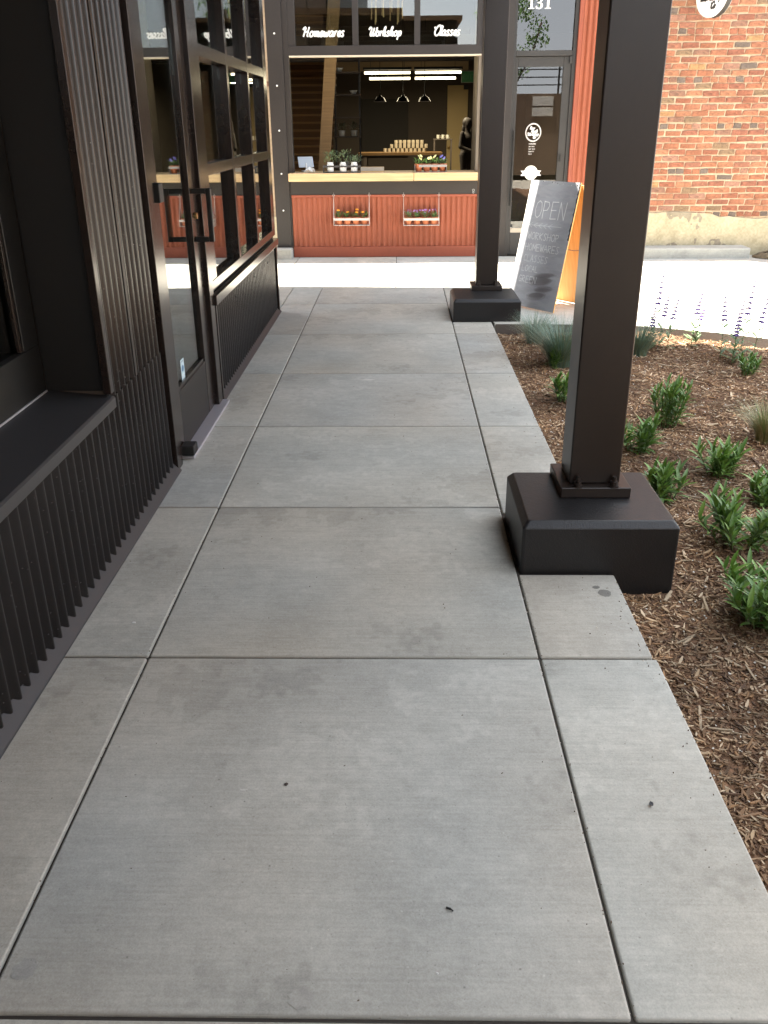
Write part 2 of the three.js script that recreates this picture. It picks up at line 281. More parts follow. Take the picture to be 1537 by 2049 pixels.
{ // steel edging strip along the curved plaza edge
  const pts = []; for (let x = 0.83; x < 5.7; x += 0.12) pts.push([x, edgeZ(x)]);
  const pos = [], idx = []; pts.forEach(([x, z], i) => { const a = pts[Math.max(0, i - 1)], b = pts[Math.min(pts.length - 1, i + 1)], L = Math.hypot(b[0] - a[0], b[1] - a[1]), nx = -(b[1] - a[1]) / L, nz2_ = (b[0] - a[0]) / L; for (const [o, y] of [[0.006, -0.2], [0.006, -0.006], [0.014, -0.006], [0.014, -0.2]]) pos.push(x + nx * o, y, z + nz2_ * o); if (i) { const k = i * 4; for (let q = 0; q < 3; q++) idx.push(k - 4 + q, k + q, k - 3 + q, k + q, k + 1 + q, k - 3 + q); } });
  const g = new THREE.BufferGeometry(); g.setAttribute('position', new THREE.Float32BufferAttribute(pos, 3)); g.setIndex(idx); g.computeVertexNormals();
  tag(mk('bed_edging', boxUV(g), std(lin(0.15, 0.125, 0.105), 0.85, { map: bronzeMap })), 'dark curved edging strip between the mulch bed and the plaza', 'edging');
}

// ------------------------------------------------------------------ steel posts on footings
function chamferBlock(x0, x1, y0, y1, z0, z1, ch, r) { // block with chamfered top edge and rounded uprights
  const loop = (y, ins) => { const o = [], X0 = x0 + ins, X1 = x1 - ins, Z0 = z0 + ins, Z1 = z1 - ins; for (const [cx, cz, a0] of [[X1 - r, Z1 - r, 0], [X0 + r, Z1 - r, 1], [X0 + r, Z0 + r, 2], [X1 - r, Z0 + r, 3]]) for (let k = 0; k <= 3; k++) { const a = (a0 + k / 3) * Math.PI / 2; o.push([cx + Math.cos(a) * r, y, cz + Math.sin(a) * r]); } return o; };
  const loops = [loop(y0, 0), loop(y1 - ch * 1.25, 0), loop(y1 - ch * 1.05, ch * 0.1), loop(y1 - ch * 0.12, ch * 0.9), loop(y1, ch * 1.15)], pos = [], n = loops[0].length;
  const tri = (a, b, c) => pos.push(...a, ...b, ...c);
  for (let l = 1; l < loops.length; l++) for (let k = 0; k < n; k++) { const m = (k + 1) % n, A = loops[l - 1], C = loops[l]; tri(A[k], C[k], A[m]); tri(A[m], C[k], C[m]); }
  const T = loops[4], c = [(x0 + x1) / 2, y1, (z0 + z1) / 2]; for (let k = 0; k < n; k++) tri(T[k], c, T[(k + 1) % n]);
  const g = new THREE.BufferGeometry(); g.setAttribute('position', new THREE.Float32BufferAttribute(pos, 3)); g.computeVertexNormals(); return boxUV(g);
}
function post(xl, xr, zb, zf, h, foot, label, footLabel) {
  const [fx0, fx1, fz0, fz1] = foot;
  const f = thing('concrete_footing', footLabel, 'footing', [(fx0 + fx1) / 2, 0, (fz0 + fz1) / 2], 0, undefined);
  const g = chamferBlock(fx0, fx1, -0.3, h, fz0, fz1, 0.022, 0.012); g.translate(-(fx0 + fx1) / 2, 0, -(fz0 + fz1) / 2);
  mk('block', g, footPaint, f);
  const cx = (xl + xr) / 2, cz = (zb + zf) / 2;
  const t = thing('steel_post', label, 'post', [cx, h, cz]);
  const pw = 0.14;
  mk('base_plate', B(-pw, pw, 0.001, 0.045, -pw, pw, 0.004), steelPaint, t);
  const w = (xr - xl) / 2, d = (zf - zb) / 2;
  mk('column', B(-w, w, 0.045, 2.8 - h, -d, d, 0.008, 0.3, 0.1, 2), steelPaint, t);
  for (const sx of [-1, 1]) for (const sz of [-1, 1]) {
    const b = sub('anchor_bolt', t, [sx * 0.072, 0.046, sz * 0.122]);
    mk('washer', new THREE.CylinderGeometry(0.023, 0.023, 0.005, 14).translate(0, 0.002, 0), steelPaint, b);
    mk('nut', new THREE.CylinderGeometry(0.0165, 0.0165, 0.016, 6).translate(0, 0.013, 0), steelPaint, b);
    mk('thread', new THREE.CylinderGeometry(0.009, 0.009, 0.02, 8).translate(0, 0.031, 0), steelPaint, b);
  }
}
post(0.683, 0.887, -3.47, -3.28, 0.213, [0.465, 1.062, -3.545, -3.0], 'dark brown square steel post rising beside the leafy green plants', 'low black painted concrete block under the post among the leafy plants');
post(0.69, 0.888, -8.33, -8.14, 0.19, [0.462, 1.055, -8.27, -7.68], 'dark brown square steel post beside the chalkboard sign', 'low black painted concrete block next to the chalkboard sign');

// ------------------------------------------------------------------ deck over the walkway, carried by the posts
{
  const t = thing('walkway_deck', 'dark timber deck carried over the walkway by the steel posts', 'deck', [0, 2.8, 0]);
  const s = new THREE.Shape([[-1.1, -11], [0.93, -11], [0.93, 8.70], [0.03, 8.70], [0.03, 9.68], [-3.2, 9.9], [-3.2, 8.125], [-1.1, 8.125]].map((p) => new THREE.Vector2(...p)));
  const g = new THREE.ExtrudeGeometry(s, { depth: 0.06, bevelEnabled: false }); g.rotateX(-Math.PI / 2); g.translate(0, 0.2, 0);
  mk('planking', boxUV(g), std(lin(0.14, 0.10, 0.075), 0.8, { map: woodMap }), t);
  mk('beam', B(0.73, 0.85, 0, 0.199, -8.68, 11, 0.004), steelPaint, t);
  mk('beam', B(-1.08, -1.0, 0, 0.199, -9.68, 11, 0.004), steelPaint, t);
  for (let z = 10.6; z > -9.6; z -= 0.8) mk('joist', B(-0.999, z < -8.7 ? 0.0 : 0.729, 0.06, 0.198, z - 0.025, z + 0.025, 0.003), steelPaint, t);
}

// ------------------------------------------------------------------ dark storefront on the left
const wx = -1.13; // wall face
const shop = thing('dark_storefront_building', 'tall dark building with black corrugated metal cladding and bronze glazed storefront', 'building', [0, 0, 0]);
const sheetL = (z0, z1, y0, y1, phase = 0, name = 'corrugated_panel', parent = shop) => { // faces +x, runs from z0 (near) to z1 (far)
  const g = corrugated(z0 - z1, y1 - y0, 0.068, 0.02, phase); g.rotateY(Math.PI / 2); g.translate(wx - 0.012, y0, z0); return mk(name, g, blackSheet, parent);
};
// backing walls with thickness (openings left for window, door and storefront)
const wall = (x0, x1, y0, y1, z0, z1) => mk('wall', B(x0, x1, y0, y1, z0, z1, 0), dim, shop);
wall(-1.45, -1.155, 0, 0.62, -3.25, 11); wall(-1.45, -1.155, 2.9, 13.5, -8.12, 11); wall(-1.45, -1.155, 0, 2.9, -4.07, -3.2635);
wall(-1.45, -1.155, 0, 2.9, 0.6, 11); wall(-1.35, -1.155, 0, 0.6, -8.1, -5.28);
wall(-1.35, -1.155, 2.6, 2.899, -8.1, -4.07); wall(-1.45, -1.155, 2.6, 2.899, -3.25, 0.6);
wall(-7, -6.8, -0.1, 13.5, -8.12, 11); wall(-6.8, -1.78, 0, 13.5, -8.12, -7.97); wall(-1.779, -1.46, 2.0, 13.5, -8.12, -7.97); wall(-1.779, -1.25, 0, 1.3, -8.119, -7.97);
mk('end_pane', new THREE.PlaneGeometry(0.33, 0.7).translate(-1.615, 1.65, -8.05), glass, shop); mk('end_mullion', B(-1.45, -1.25, 1.3, 2.9, -8.118, -7.96, 0.003), bronze, shop); wall(-6.8, -1.46, 0, 13.5, 10.8, 11);
wall(-6.8, -1.46, 13.3, 13.49, -7.96, 10.79); wall(-6.8, -1.46, 3.0, 3.2, -7.96, 10.79); 
mk('interior_floor', B(-6.8, -1.3, -0.1, -0.01, -7.96, 10.79, 0), dimFloor, shop);
// upper cladding above what the picture shows
sheetL(11, -8.12, 2.9, 13.5, 0);
sheetL(-3.25, -4.06, 0.62, 2.9, 0.4);
sheetL(11, -4.06, 0.035, 0.62, 0.9);
sheetL(11, 0.62, 0.62, 2.9, 0);
sheetL(-5.31, -8.12, 0.035, 0.60, 0.2);
sheetL(-3.25, 0.6, 2.6, 2.9, 0.2);
// seam batten in the corrugated bay
mk('seam_strip', B(wx - 0.008, wx + 0.0015, 0.62, 2.9, -3.637, -3.612, 0.002), bronzeDoor, shop);
// base flashing
const flash = (z0, z1) => { const s = new THREE.Shape([[wx - 0.022, 0.05], [wx - 0.018, 0.05], [wx + 0.004, 0.028], [wx + 0.022, 0.008], [wx + 0.024, 0.001], [wx + 0.018, 0.001], [wx - 0.022, 0.001]].map((p) => new THREE.Vector2(...p))); const g = new THREE.ExtrudeGeometry(s, { depth: z0 - z1, bevelEnabled: false }); g.translate(0, 0, z1); return mk('base_flashing', boxUV(g), greyFlash, shop); };
flash(11, -4.09); flash(-5.29, -8.15);
// deep set window next to the camera
{
  const w = sub('window', shop);
  const xr = -1.37;
  mk('jamb', B(xr, wx + 0.006, 0.66, 2.6, -3.262, -3.25, 0.002), rubber, w);
  mk('jamb_trim', B(wx - 0.01, wx + 0.02, 0.655, 2.62, -3.245, -3.205, 0.003), bronze, w).position.z = -0.012;
  const s = new THREE.Shape([[xr, 0.66], [wx + 0.012, 0.638], [wx + 0.02, 0.632], [wx + 0.02, 0.594], [wx + 0.016, 0.594], [wx + 0.014, 0.622], [xr, 0.64]].map((p) => new THREE.Vector2(...p)));
  const g = new THREE.ExtrudeGeometry(s, { depth: 3.86, bevelEnabled: false }); g.translate(0, 0, -3.258); mk('sill', boxUV(g), greyFlash, w);
  mk('frame', B(xr - 0.09, xr, 0.66, 0.845, -3.245, 0.6, 0.003), blackPull, w);
  mk('frame', B(xr - 0.09, xr, 0.846, 2.6, -3.245, -3.11, 0.003), blackPull, w);
  mk('glazing_bead', B(xr - 0.02, xr - 0.006, 0.846, 2.6, -3.109, -3.09, 0.002), bronze, w);
  mk('sealant_bead', B(xr + 0.001, xr + 0.007, 0.661, 0.668, -3.24, 0.6, 0.001), alu, w);
  mk('pane', new THREE.PlaneGeometry(3.7, 1.76).rotateY(Math.PI / 2).translate(xr - 0.03, 1.725, -1.25), tintGlass, w);
}
// entrance door
{
  const f = sub('door_frame', shop);
  mk('frame_post', B(wx - 0.07, wx + 0.012, 0.002, 2.6, -4.175, -4.075, 0.004), bronze, f);
  mk('frame_post', B(wx - 0.07, wx + 0.012, 0.002, 2.6, -5.285, -5.165, 0.004), bronze, f);
  mk('threshold', B(wx - 0.1, wx + 0.055, 0.0005, 0.018, -5.28, -4.25, 0.004), alu, f);
  const d = sub('door', shop), dx = wx - 0.012;
  mk('stile', B(dx - 0.045, dx, 0.022, 2.58, -4.345, -4.182, 0.004), bronze, d);
  mk('stile', B(dx - 0.045, dx, 0.022, 2.58, -5.16, -4.99, 0.004), bronze, d);
  mk('bottom_rail', B(dx - 0.044, dx - 0.001, 0.022, 0.335, -4.989, -4.346, 0.004), bronzeDoor, d);
  mk('glazing_bead', B(dx - 0.02, dx - 0.006, 0.336, 0.356, -4.989, -4.346, 0.002), bronze, d);
  mk('pane', new THREE.BoxGeometry(0.005, 2.24, 0.643).translate(dx - 0.024, 0.336 + 1.12, -4.6675), storeGlass, d); mk('inner_pane', new THREE.BoxGeometry(0.005, 2.24, 0.643).translate(dx - 0.036, 0.336 + 1.12, -4.6675), storeGlass, d);
  // square pull handle
  const h = sub('pull_handle', d);
  mk('grip', B(-1.062, -1.034, 1.0, 1.282, -5.045, -5.017, 0.006, 0, 0, 2), blackPull, h);
  mk('standoff', B(dx, -1.0625, 1.254, 1.281, -5.044, -5.018, 0.005), blackPull, h);
  mk('standoff', B(dx, -1.0625, 1.001, 1.028, -5.044, -5.018, 0.005), blackPull, h);
  mk('lock_cylinder', new THREE.CylinderGeometry(0.017, 0.017, 0.012, 20).rotateZ(Math.PI / 2).translate(dx + 0.006, 1.135, -5.075), brass, d);
  mk('hinge', B(dx + 0.0005, dx + 0.04, 1.27, 1.355, -4.285, -4.215, 0.005), rubber, d);
  mk('bottom_pivot', B(dx + 0.0005, dx + 0.07, 0.022, 0.075, -4.33, -4.24, 0.006), rubber, d);
  const st = document.createElement('canvas'); st.width = 64; st.height = 128; const c = st.getContext('2d');
  c.fillStyle = '#b9cfd6'; c.fillRect(0, 0, 64, 128); c.fillStyle = '#3f6d92'; c.beginPath(); c.arc(34, 58, 20, 0, 7); c.fill(); c.fillStyle = '#d6e2e4'; c.fillRect(4, 90, 56, 10); c.fillRect(4, 106, 40, 6); c.fillStyle = '#7b8f9a'; c.fillRect(6, 10, 50, 7);
  const tx = new THREE.CanvasTexture(st); tx.colorSpace = THREE.SRGBColorSpace;
  mk('sticker', new THREE.PlaneGeometry(0.075, 0.11).rotateY(Math.PI / 2).translate(dx - 0.021, 0.405, -4.54), std(0xffffff, 0.5, { map: tx }), d);
}
// storefront window with nine lights
{
  const w = sub('storefront_window', shop), x0 = wx - 0.115, x1 = wx + 0.008, xg = wx - 0.040;
  const verts = [[-5.43, -5.288], [-6.33, -6.262], [-7.175, -7.11], [-8.12, -7.94]], top = 2.6;
  for (const [a, b] of verts) mk('mullion', B(x0, x1 + 0.001, 0.745, top, a, b, 0.003), bronze, w);
  const bays = [[-6.261, -5.431], [-7.109, -6.331], [-7.939, -7.176]];
  for (const [a, b] of bays) {
    for (const [y0, y1] of [[1.945, 2.012], [1.325, 1.39]]) mk('transom_bar', B(x0, x1, y0, y1, a, b, 0.003), bronze, w);
    for (const [y0, y1] of [[0.747, 1.323], [1.392, 1.943], [2.014, 2.6]]) { const pg = new THREE.BoxGeometry(0.005, y1 - y0, b - a); mk('pane', pg, storeGlass, w).position.set(xg, (y0 + y1) / 2, (a + b) / 2); mk('inner_pane', pg, storeGlass, w).position.set(xg - 0.012, (y0 + y1) / 2, (a + b) / 2); }
  }
  mk('bottom_rail', B(x0, x1, 0.69, 0.744, -8.12, -5.288, 0.003), bronze, w);
  mk('gasket', B(x0, x1 - 0.02, 0.666, 0.689, -8.118, -5.29, 0.002), rubber, w);
  mk('sill_cap', B(wx - 0.06, wx + 0.03, 0.603, 0.662, -8.135, -5.262, 0.004), bronze, w);
  mk('corner_trim', B(wx - 0.03, wx + 0.014, 0.01, 0.601, -8.15, -8.105, 0.003), bronze, w);
  mk('end_trim', B(wx - 0.02, wx + 0.016, 0.01, 0.601, -5.318, -5.29, 0.002), bronze, w);
  for (const z of [-6.05, -6.9, -7.6]) mk('screw', new THREE.SphereGeometry(0.008, 8, 6).scale(0.5, 1, 1).translate(wx, 0.52, z), rubber, w);
}

// ------------------------------------------------------------------ brick shop across the end
const zf = -11.78;
const brick = thing('brick_shop_building', 'brick building with red corrugated shopfront, serving counter and glazed door', 'building', [0, 0, 0]);
const interior = std(lin(0.085, 0.066, 0.05), 0.85);
const bw = (x0, x1, y0, y1, z0, z1, m = interior, name = 'wall') => mk(name, B(x0, x1, y0, y1, z0, z1, 0), m, brick);
// bricks
const mortarTex = dataTex(512, (u, v) => { const k = 222 + nz2(u, v, 40, 40) * 30 + nz2(u, v, 150, 150) * 26 + nz2(u, v, 8, 8) * 14; return [k, k - 6, k - 14]; }, true, 0.8);
const mortar = std(lin(0.68, 0.55, 0.42), 0.95, { map: mortarTex });
const brickTex = dataTex(512, (u, v) => { const k = 218 + nz2(u, v, 30, 40) * 46 + nz2(u, v, 100, 90) * 44 + nz2(u, v, 10, 10) * 30; return [k, k + 3, k + 6]; }, true, 0.6);
const brickTones = [[0.55, 0.215, 0.115], [0.58, 0.235, 0.13], [0.5, 0.185, 0.105], [0.61, 0.265, 0.145], [0.53, 0.22, 0.135], [0.47, 0.18, 0.11], [0.43, 0.22, 0.145], [0.27, 0.2, 0.16], [0.38, 0.24, 0.14], [0.66, 0.35, 0.16], [0.55, 0.28, 0.19]];
const brickMats = brickTones.map((c) => std(lin(...c).multiplyScalar(0.76), 0.9, { map: brickTex, bumpMap: brickTex, bumpScale: 0.004 }));
const rb = rng(321);
function brickGeo(L, H, D) { // roughly knocked edges
  const g = new RoundedBoxGeometry(L, H, D, 1, 0.004), p = g.attributes.position, cache = new Map();
  for (let i = 0; i < p.count; i++) { const k = `${p.getX(i) > 0}${p.getY(i) > 0}`; if (!cache.has(k)) cache.set(k, [(rb() - 0.5) * 0.013, (rb() - 0.5) * 0.011, (rb() - 0.5) * 0.004]); const d = cache.get(k); p.setXYZ(i, p.getX(i) + d[0], p.getY(i) + d[1], p.getZ(i) + d[2]); }
  g.computeVertexNormals(); return boxUV(g, rb() * 3, rb() * 3);
}
const stretchers = Array.from({ length: 9 }, () => brickGeo(0.189, 0.0565, 0.03)), headers = Array.from({ length: 7 }, () => brickGeo(0.088, 0.0565, 0.03));
function brickWall(x0, x1, y0, y1, showX0, showX1, showY1, seed) {
  const w = sub('brick_wall', brick);
  mk('mortar', B(x0, x1, y0, y1, zf - 0.3, zf + 0.004, 0), mortar, w);
  const r = rng(seed), rest = [];
  const pitch = 0.0735; let row = 0;
  for (let y = y0 + 0.037; y < y1 - 0.03; y += pitch, row++) {
    const head = row % 7 === 0, L = head ? 0.1 : 0.2035, set = head ? headers : stretchers;
    let x = x0 + (row % 2 ? 0.02 : 0.105) * (head ? 0.4 : 1) + r() * 0.03; if (x - x0 > 0.1 && !head) x -= 0.0;
    for (; x + L < x1 + 0.02; x += L) {
      const cx = x + L / 2, q = r(), k = q < 0.62 ? Math.floor(r() * 4) : q < 0.82 ? 4 + Math.floor(r() * 2) : q < 0.88 ? 6 : q < 0.92 ? (head ? 7 : 8) : q < 0.945 ? 7 : q < 0.97 ? 9 : 10;
      const kk = head && r() < 0.22 ? 7 : k;
      const gi = set[Math.floor(r() * set.length)], dz = -0.004 + r() * 0.006, dy = (r() - 0.5) * 0.006 + Math.sin(x * 1.7 + row) * 0.003, tilt = (r() - 0.5) * 0.02;
      if (cx > showX0 && cx < showX1 && y < showY1) { const m = mk('brick', gi, brickMats[kk], w); m.position.set(cx, y + dy, zf + dz); m.rotation.z = tilt; } else { const g = gi.clone(); g.rotateZ(tilt); g.translate(cx, y + dy, zf + dz); rest.push([g, kk % 6]); }
    }
  }
  for (let k = 0; k < 6; k++) { const gs = rest.filter((e) => e[1] === k).map((e) => e[0]); if (gs.length) mk('brickwork', merge(gs), brickMats[k], w).userData.kind = 'stuff'; }
  return w;
}
brickWall(2.42, 9.5, 0.46, 6.4, 3.12, 4.98, 2.98, 5);
brickWall(-4.2, -1.6, 0.46, 6.4, -1.84, -1.55, 2.9, 6);
// worn plaster below the bricks
{
  const plasterMap = dataTex(1024, (u, v) => { const a = nz2(u, v, 6, 7) + nz2(u, v, 14, 12) * 0.6 + nz2(u, v, 50, 50) * 0.35, dark = a > 0.28 ? 40 : 0, k = 214 + nz2(u, v, 20, 20) * 22 + nz2(u, v, 90, 90) * 22 + nz2(u, v, 300, 300) * 12 - dark; return [k, k - 9 , k - 36 + dark * 0.25]; }, true, 1.9);
  const plaster = std(lin(0.68, 0.65, 0.6), 0.95, { map: plasterMap, bumpMap: plasterMap, bumpScale: 0.006 });
  const edgeShape = (x0, x1, seed) => { const s = new THREE.Shape(); s.moveTo(x0, 0); s.lineTo(x1, 0); const r = rng(seed), n = 60; for (let i = 0; i <= n; i++) { const x = x1 + ((x0 - x1) * i) / n; s.lineTo(x, 0.5 + (r() - 0.5) * 0.03 + Math.sin(x * 2.3) * 0.02 - (x > 4.0 && x < 5 ? 0.035 : 0)); } s.closePath(); const g = new THREE.ExtrudeGeometry(s, { depth: 0.022, bevelEnabled: true, bevelSize: 0.006, bevelThickness: 0.006, bevelSegments: 2 }); g.translate(0, 0, zf + 0.003); return boxUV(g); };
  mk('plaster_base', edgeShape(2.42, 9.5, 3), plaster, brick); mk('plaster_base', edgeShape(-4.2, -1.6, 8), plaster, brick);
  mk('wall', B(2.42, 9.5, 0, 0.46, zf - 0.3, zf, 0), mortar, brick); mk('wall', B(-4.2, -1.6, 0, 0.46, zf - 0.3, zf, 0), mortar, brick);
}
// shell
bw(-1.6, 2.42, 3.3, 6.4, zf - 0.3, zf - 0.03, facadeSteel, 'upper_wall');
bw(-4.2, 9.5, 6.2, 6.39, -24.9, zf - 0.31, interior, 'roof');
bw(-4.2, 9.5, -0.1, 6.2, -24.9, -24.6, interior, 'wall'); bw(-3.2, -3.0, 0, 6.2, -24.6, zf - 0.31); bw(3.2, 3.4, 0, 6.2, -24.6, zf - 0.31);
bw(-3, 3.2, 3.5, 3.6, -24.6, zf - 0.31, interior, 'ceiling'); bw(-3, 3.2, -0.1, -0.002, -24.6, zf - 0.02, dimFloor, 'interior_floor');
bw(-3, 3.2, 2.42, 2.75, -14.4, -14.2, interior, 'ceiling_beam');
bw(-3, 1.6, 2.72, 3.0, -23.2, -23.0, std(lin(0.3, 0.22, 0.13), 0.8), 'ceiling_beam');
bw(-1.0, 0.2, 0.8, 2.15, -24.59, -24.5, std(lin(0.03, 0.025, 0.02), 0.8), 'dark_panel');
bw(0.97, 1.34, 0, 3.3, -12.9, zf - 0.11, std(lin(0.42, 0.34, 0.23), 0.8), 'partition');
{
  const dr = sub('back_door', brick); mk('leaf', B(1.2, 1.72, 0, 2.45, -24.59, -24.53, 0.004), std(lin(0.62, 0.46, 0.22), 0.7), dr); mk('knob', new THREE.SphereGeometry(0.035, 12, 8).translate(1.25, 1.0, -24.5), brass, dr);
  mk('closer', B(1.6, 1.72, 2.35, 2.45, -24.529, -24.45, 0.004), charcoal, dr);
}
// columns and head
const col = (x0, x1) => { const g = sub('steel_column', brick); mk('flange', B(x0, x1, 0.0, 3.3, zf - 0.1, zf + 0.03, 0.004), facadeSteel, g); return g; };
const cL = col(-1.6, -1.412); mk('channel', B(-1.411, -1.345, 1.035, 3.3, zf - 0.1, zf + 0.012, 0.003), facadeSteel, cL); mk('channel', B(-1.411, -1.392, 0, 0.92, zf - 0.1, zf + 0.012, 0.003), facadeSteel, cL);
for (const y of [2.58, 2.02, 1.52, 1.02, 0.58]) mk('rivet', new THREE.SphereGeometry(0.011, 10, 6).scale(1, 1, 0.5).translate(-1.5, y, zf + 0.031), white, cL);
col(0.985, 1.355);
mk('head_beam', B(-1.345, 0.985, 2.345, 2.445, zf - 0.12, zf + 0.015, 0.003), facadeSteel, brick);
mk('head_trim', B(-1.34, 0.98, 2.326, 2.343, zf - 0.1, zf + 0.02, 0.002), std(lin(0.55, 0.47, 0.37), 0.6), brick);
mk('side_jamb', B(0.94, 0.984, 1.035, 2.325, zf - 0.12, zf + 0.012, 0.003), std(lin(0.16, 0.13, 0.10), 0.6), brick);
const lettering = await script();
{ // three transom lights with lettering
  const tr = sub('transom_window', brick);
  const bars = [[-1.345, -1.255], [-0.572, -0.5], [0.165, 0.236], [0.911, 0.984]];
  for (const [a, b] of bars) mk('mullion', B(a + 0.0005, b - 0.0005, 2.4455, 3.3, zf - 0.08, zf + 0.008, 0.003), facadeSteel, tr);
  const texts = [['Homewares', -1.17, -0.657], ['Workshop', -0.383, 0.022], ['Classes', 0.397, 0.723]];
  bars.slice(0, 3).forEach((b, k) => {
    const x0 = b[1], x1 = bars[k + 1][0];
    mk('pane', new THREE.BoxGeometry(x1 - x0, 0.855, 0.006).translate((x0 + x1) / 2, 2.873, zf - 0.04), glass, tr);
    const g = lettering(texts[k][0], texts[k][2] - texts[k][1], 0.0105); g.translate(texts[k][1], 2.545, zf - 0.034); mk('lettering', g, whiteVinyl, tr);
  });
}
// counter and red cladding below
{
  const c = sub('serving_counter', brick);
  mk('counter_top', B(-1.405, 0.165, 0.93, 1.028, -12.25, zf + 0.13, 0.008, 0, 0, 2), wood, c); mk('counter_top', B(0.169, 0.983, 0.931, 1.027, -12.25, zf + 0.128, 0.008, 0.4, 0.3, 2), wood, c);
  mk('apron', B(-1.39, 0.984, 0.765, 0.928, zf - 0.1, zf + 0.02, 0.003), facadeSteel, c);
  mk('top_trim', B(-1.39, 0.984, 0.735, 0.764, zf - 0.08, zf + 0.03, 0.003), redTrim, c);
  const g = corrugated(2.372, 0.604, 0.068, 0.02); g.translate(-1.389, 0.131, zf + 0.006); mk('corrugated_panel', g, redSheet, c);
  mk('base_trim', B(-1.39, 0.984, 0.0, 0.13, zf - 0.08, zf + 0.028, 0.003), redTrim, c);
  mk('backing', B(-1.39, 0.984, 0.0, 0.925, zf - 0.2, zf - 0.101, 0), interior, c);
}
// red corrugated pier right of the door
{
  const g = corrugated(0.24, 3.3, 0.068, 0.02, 0.6); g.translate(2.15, 0, zf + 0.03); mk('corrugated_pier', g, redSheet, brick);
  mk('pier_trim', B(2.105, 2.148, 0, 3.3, zf - 0.1, zf + 0.05, 0.003), redTrim, brick); mk('pier_trim', B(2.391, 2.42, 0, 3.3, zf - 0.1, zf + 0.05, 0.003), redTrim, brick);
  mk('pier_backing', B(2.149, 2.39, 0, 3.3, zf - 0.1, zf + 0.015, 0), redTrim, brick);
}
// glazed shop door with house number above
const font = await new FontLoader().loadAsync('fonts/droid/droid_serif_bold.typeface.json');
const fontS = await new FontLoader().loadAsync('fonts/droid/droid_sans_bold.typeface.json');
function txt(s, h, f = font) { const g = new TextGeometry(s, { font: f, size: h, depth: 0.002, curveSegments: 3 }); g.computeBoundingBox(); return g; }
{
  const d = sub('shop_door', brick), z1 = zf - 0.01, z0 = zf - 0.06, zg = zf - 0.035;
  mk('frame_post', B(1.356, 1.385, 0, 3.3, z0, z1 + 0.02, 0.003), charcoal, d); mk('frame_post', B(2.06, 2.104, 0, 3.3, z0, z1 + 0.02, 0.003), charcoal, d);
  mk('frame_head', B(1.3855, 2.0595, 2.315, 2.375, z0, z1 + 0.02, 0.003), charcoal, d);
  mk('stile', B(1.387, 1.42, 0.012, 2.31, z0, z1, 0.003), charcoal, d); mk('stile', B(1.965, 2.058, 0.012, 2.31, z0, z1, 0.003), charcoal, d);
  mk('rail', B(1.4205, 1.9645, 2.2, 2.31, z0, z1, 0.003), charcoal, d); mk('rail', B(1.4205, 1.9645, 0.012, 0.285, z0, z1, 0.003), charcoal, d);
  mk('glazing_bead', B(1.4205, 1.9645, 0.286, 0.34, z0 + 0.01, z1 - 0.012, 0.002), std(lin(0.5, 0.43, 0.34), 0.6), d);
  mk('pane', new THREE.PlaneGeometry(0.544, 1.86).translate(1.6925, 1.27, zg), tintGlass, d);
  mk('transom_pane', new THREE.PlaneGeometry(0.674, 0.92).translate(1.7225, 2.836, zg), tintGlass, d);
  mk('closer', B(2.03, 2.058, 2.23, 2.31, z1 + 0.0005, z1 + 0.03, 0.003), charcoal, d); mk('lock', B(1.985, 2.005, 1.14, 1.22, z1 + 0.0005, z1 + 0.02, 0.004), blackPull, d);
  mk('pull_handle', merge([bar([1.4, 0.62, z1 + 0.06], [1.4, 1.5, z1 + 0.06], 0.014), bar([1.4, 0.7, z1], [1.4, 0.7, z1 + 0.06], 0.01), bar([1.4, 1.42, z1], [1.4, 1.42, z1 + 0.06], 0.01)]), blackPull, d);
  const num = txt('131', 0.125); num.translate(1.49, 2.81, zg + 0.003); mk('house_number', num, whiteVinyl, d);
  // round badge with script name, opening hours, ribbon badge
  mk('logo_ring', new THREE.TorusGeometry(0.092, 0.008, 6, 40).scale(1, 1.08, 0.2).translate(1.648, 1.475, zg + 0.004), greyVinyl, d);
  const lines = [['River', -0.045, 0.035, 0.07], ['North', -0.025, 0.0, 0.08], ['Workshop', -0.072, -0.035, 0.142], ['Co', 0.0, -0.068, 0.035]];
  mk('logo_lettering', merge(lines.map(([s, x, y, w]) => { const g = lettering(s, w, 0.0048); g.translate(1.648 + x, 1.475 + y, zg + 0.004); return g; })), whiteVinyl, d);
  const hours = ['HOURS', 'M-F 9-6', 'SAT 10-5', 'SUN 11', 'TO 4'].map((s, k) => { const g = txt(s, k ? 0.015 : 0.019, fontS); g.translate(1.6, 1.335 - k * 0.029, zg + 0.003); return g; });
  mk('opening_hours', merge(hours), greyVinyl, d);
  const cv = document.createElement('canvas'); cv.width = 128; cv.height = 128; const c = cv.getContext('2d');
  c.fillStyle = '#eef1e6'; c.fillRect(0, 0, 128, 128); c.fillStyle = '#c3d6c4'; c.beginPath(); c.arc(64, 64, 56, 0, 7); c.fill(); c.fillStyle = '#f2f4ea'; c.fillRect(0, 46, 128, 36); c.fillStyle = '#cddccb'; c.font = 'bold 26px serif'; c.fillText('Local', 30, 73);
  const tx = new THREE.CanvasTexture(cv); tx.colorSpace = THREE.SRGBColorSpace;
  const bd = new THREE.CircleGeometry(0.085, 32); bd.translate(1.647, 1.008, zg + 0.0045); mk('badge', bd, std(0xffffff, 0.5, { map: tx }), d);
  const rs = new THREE.Shape([[-0.13, -0.03], [-0.105, 0.0], [-0.13, 0.03], [0.13, 0.03], [0.105, 0], [0.13, -0.03]].map((p) => new THREE.Vector2(...p))); const rg = new THREE.ShapeGeometry(rs); rg.translate(1.647, 1.003, zg + 0.003); mk('badge_ribbon', rg, whiteVinyl, d);
}
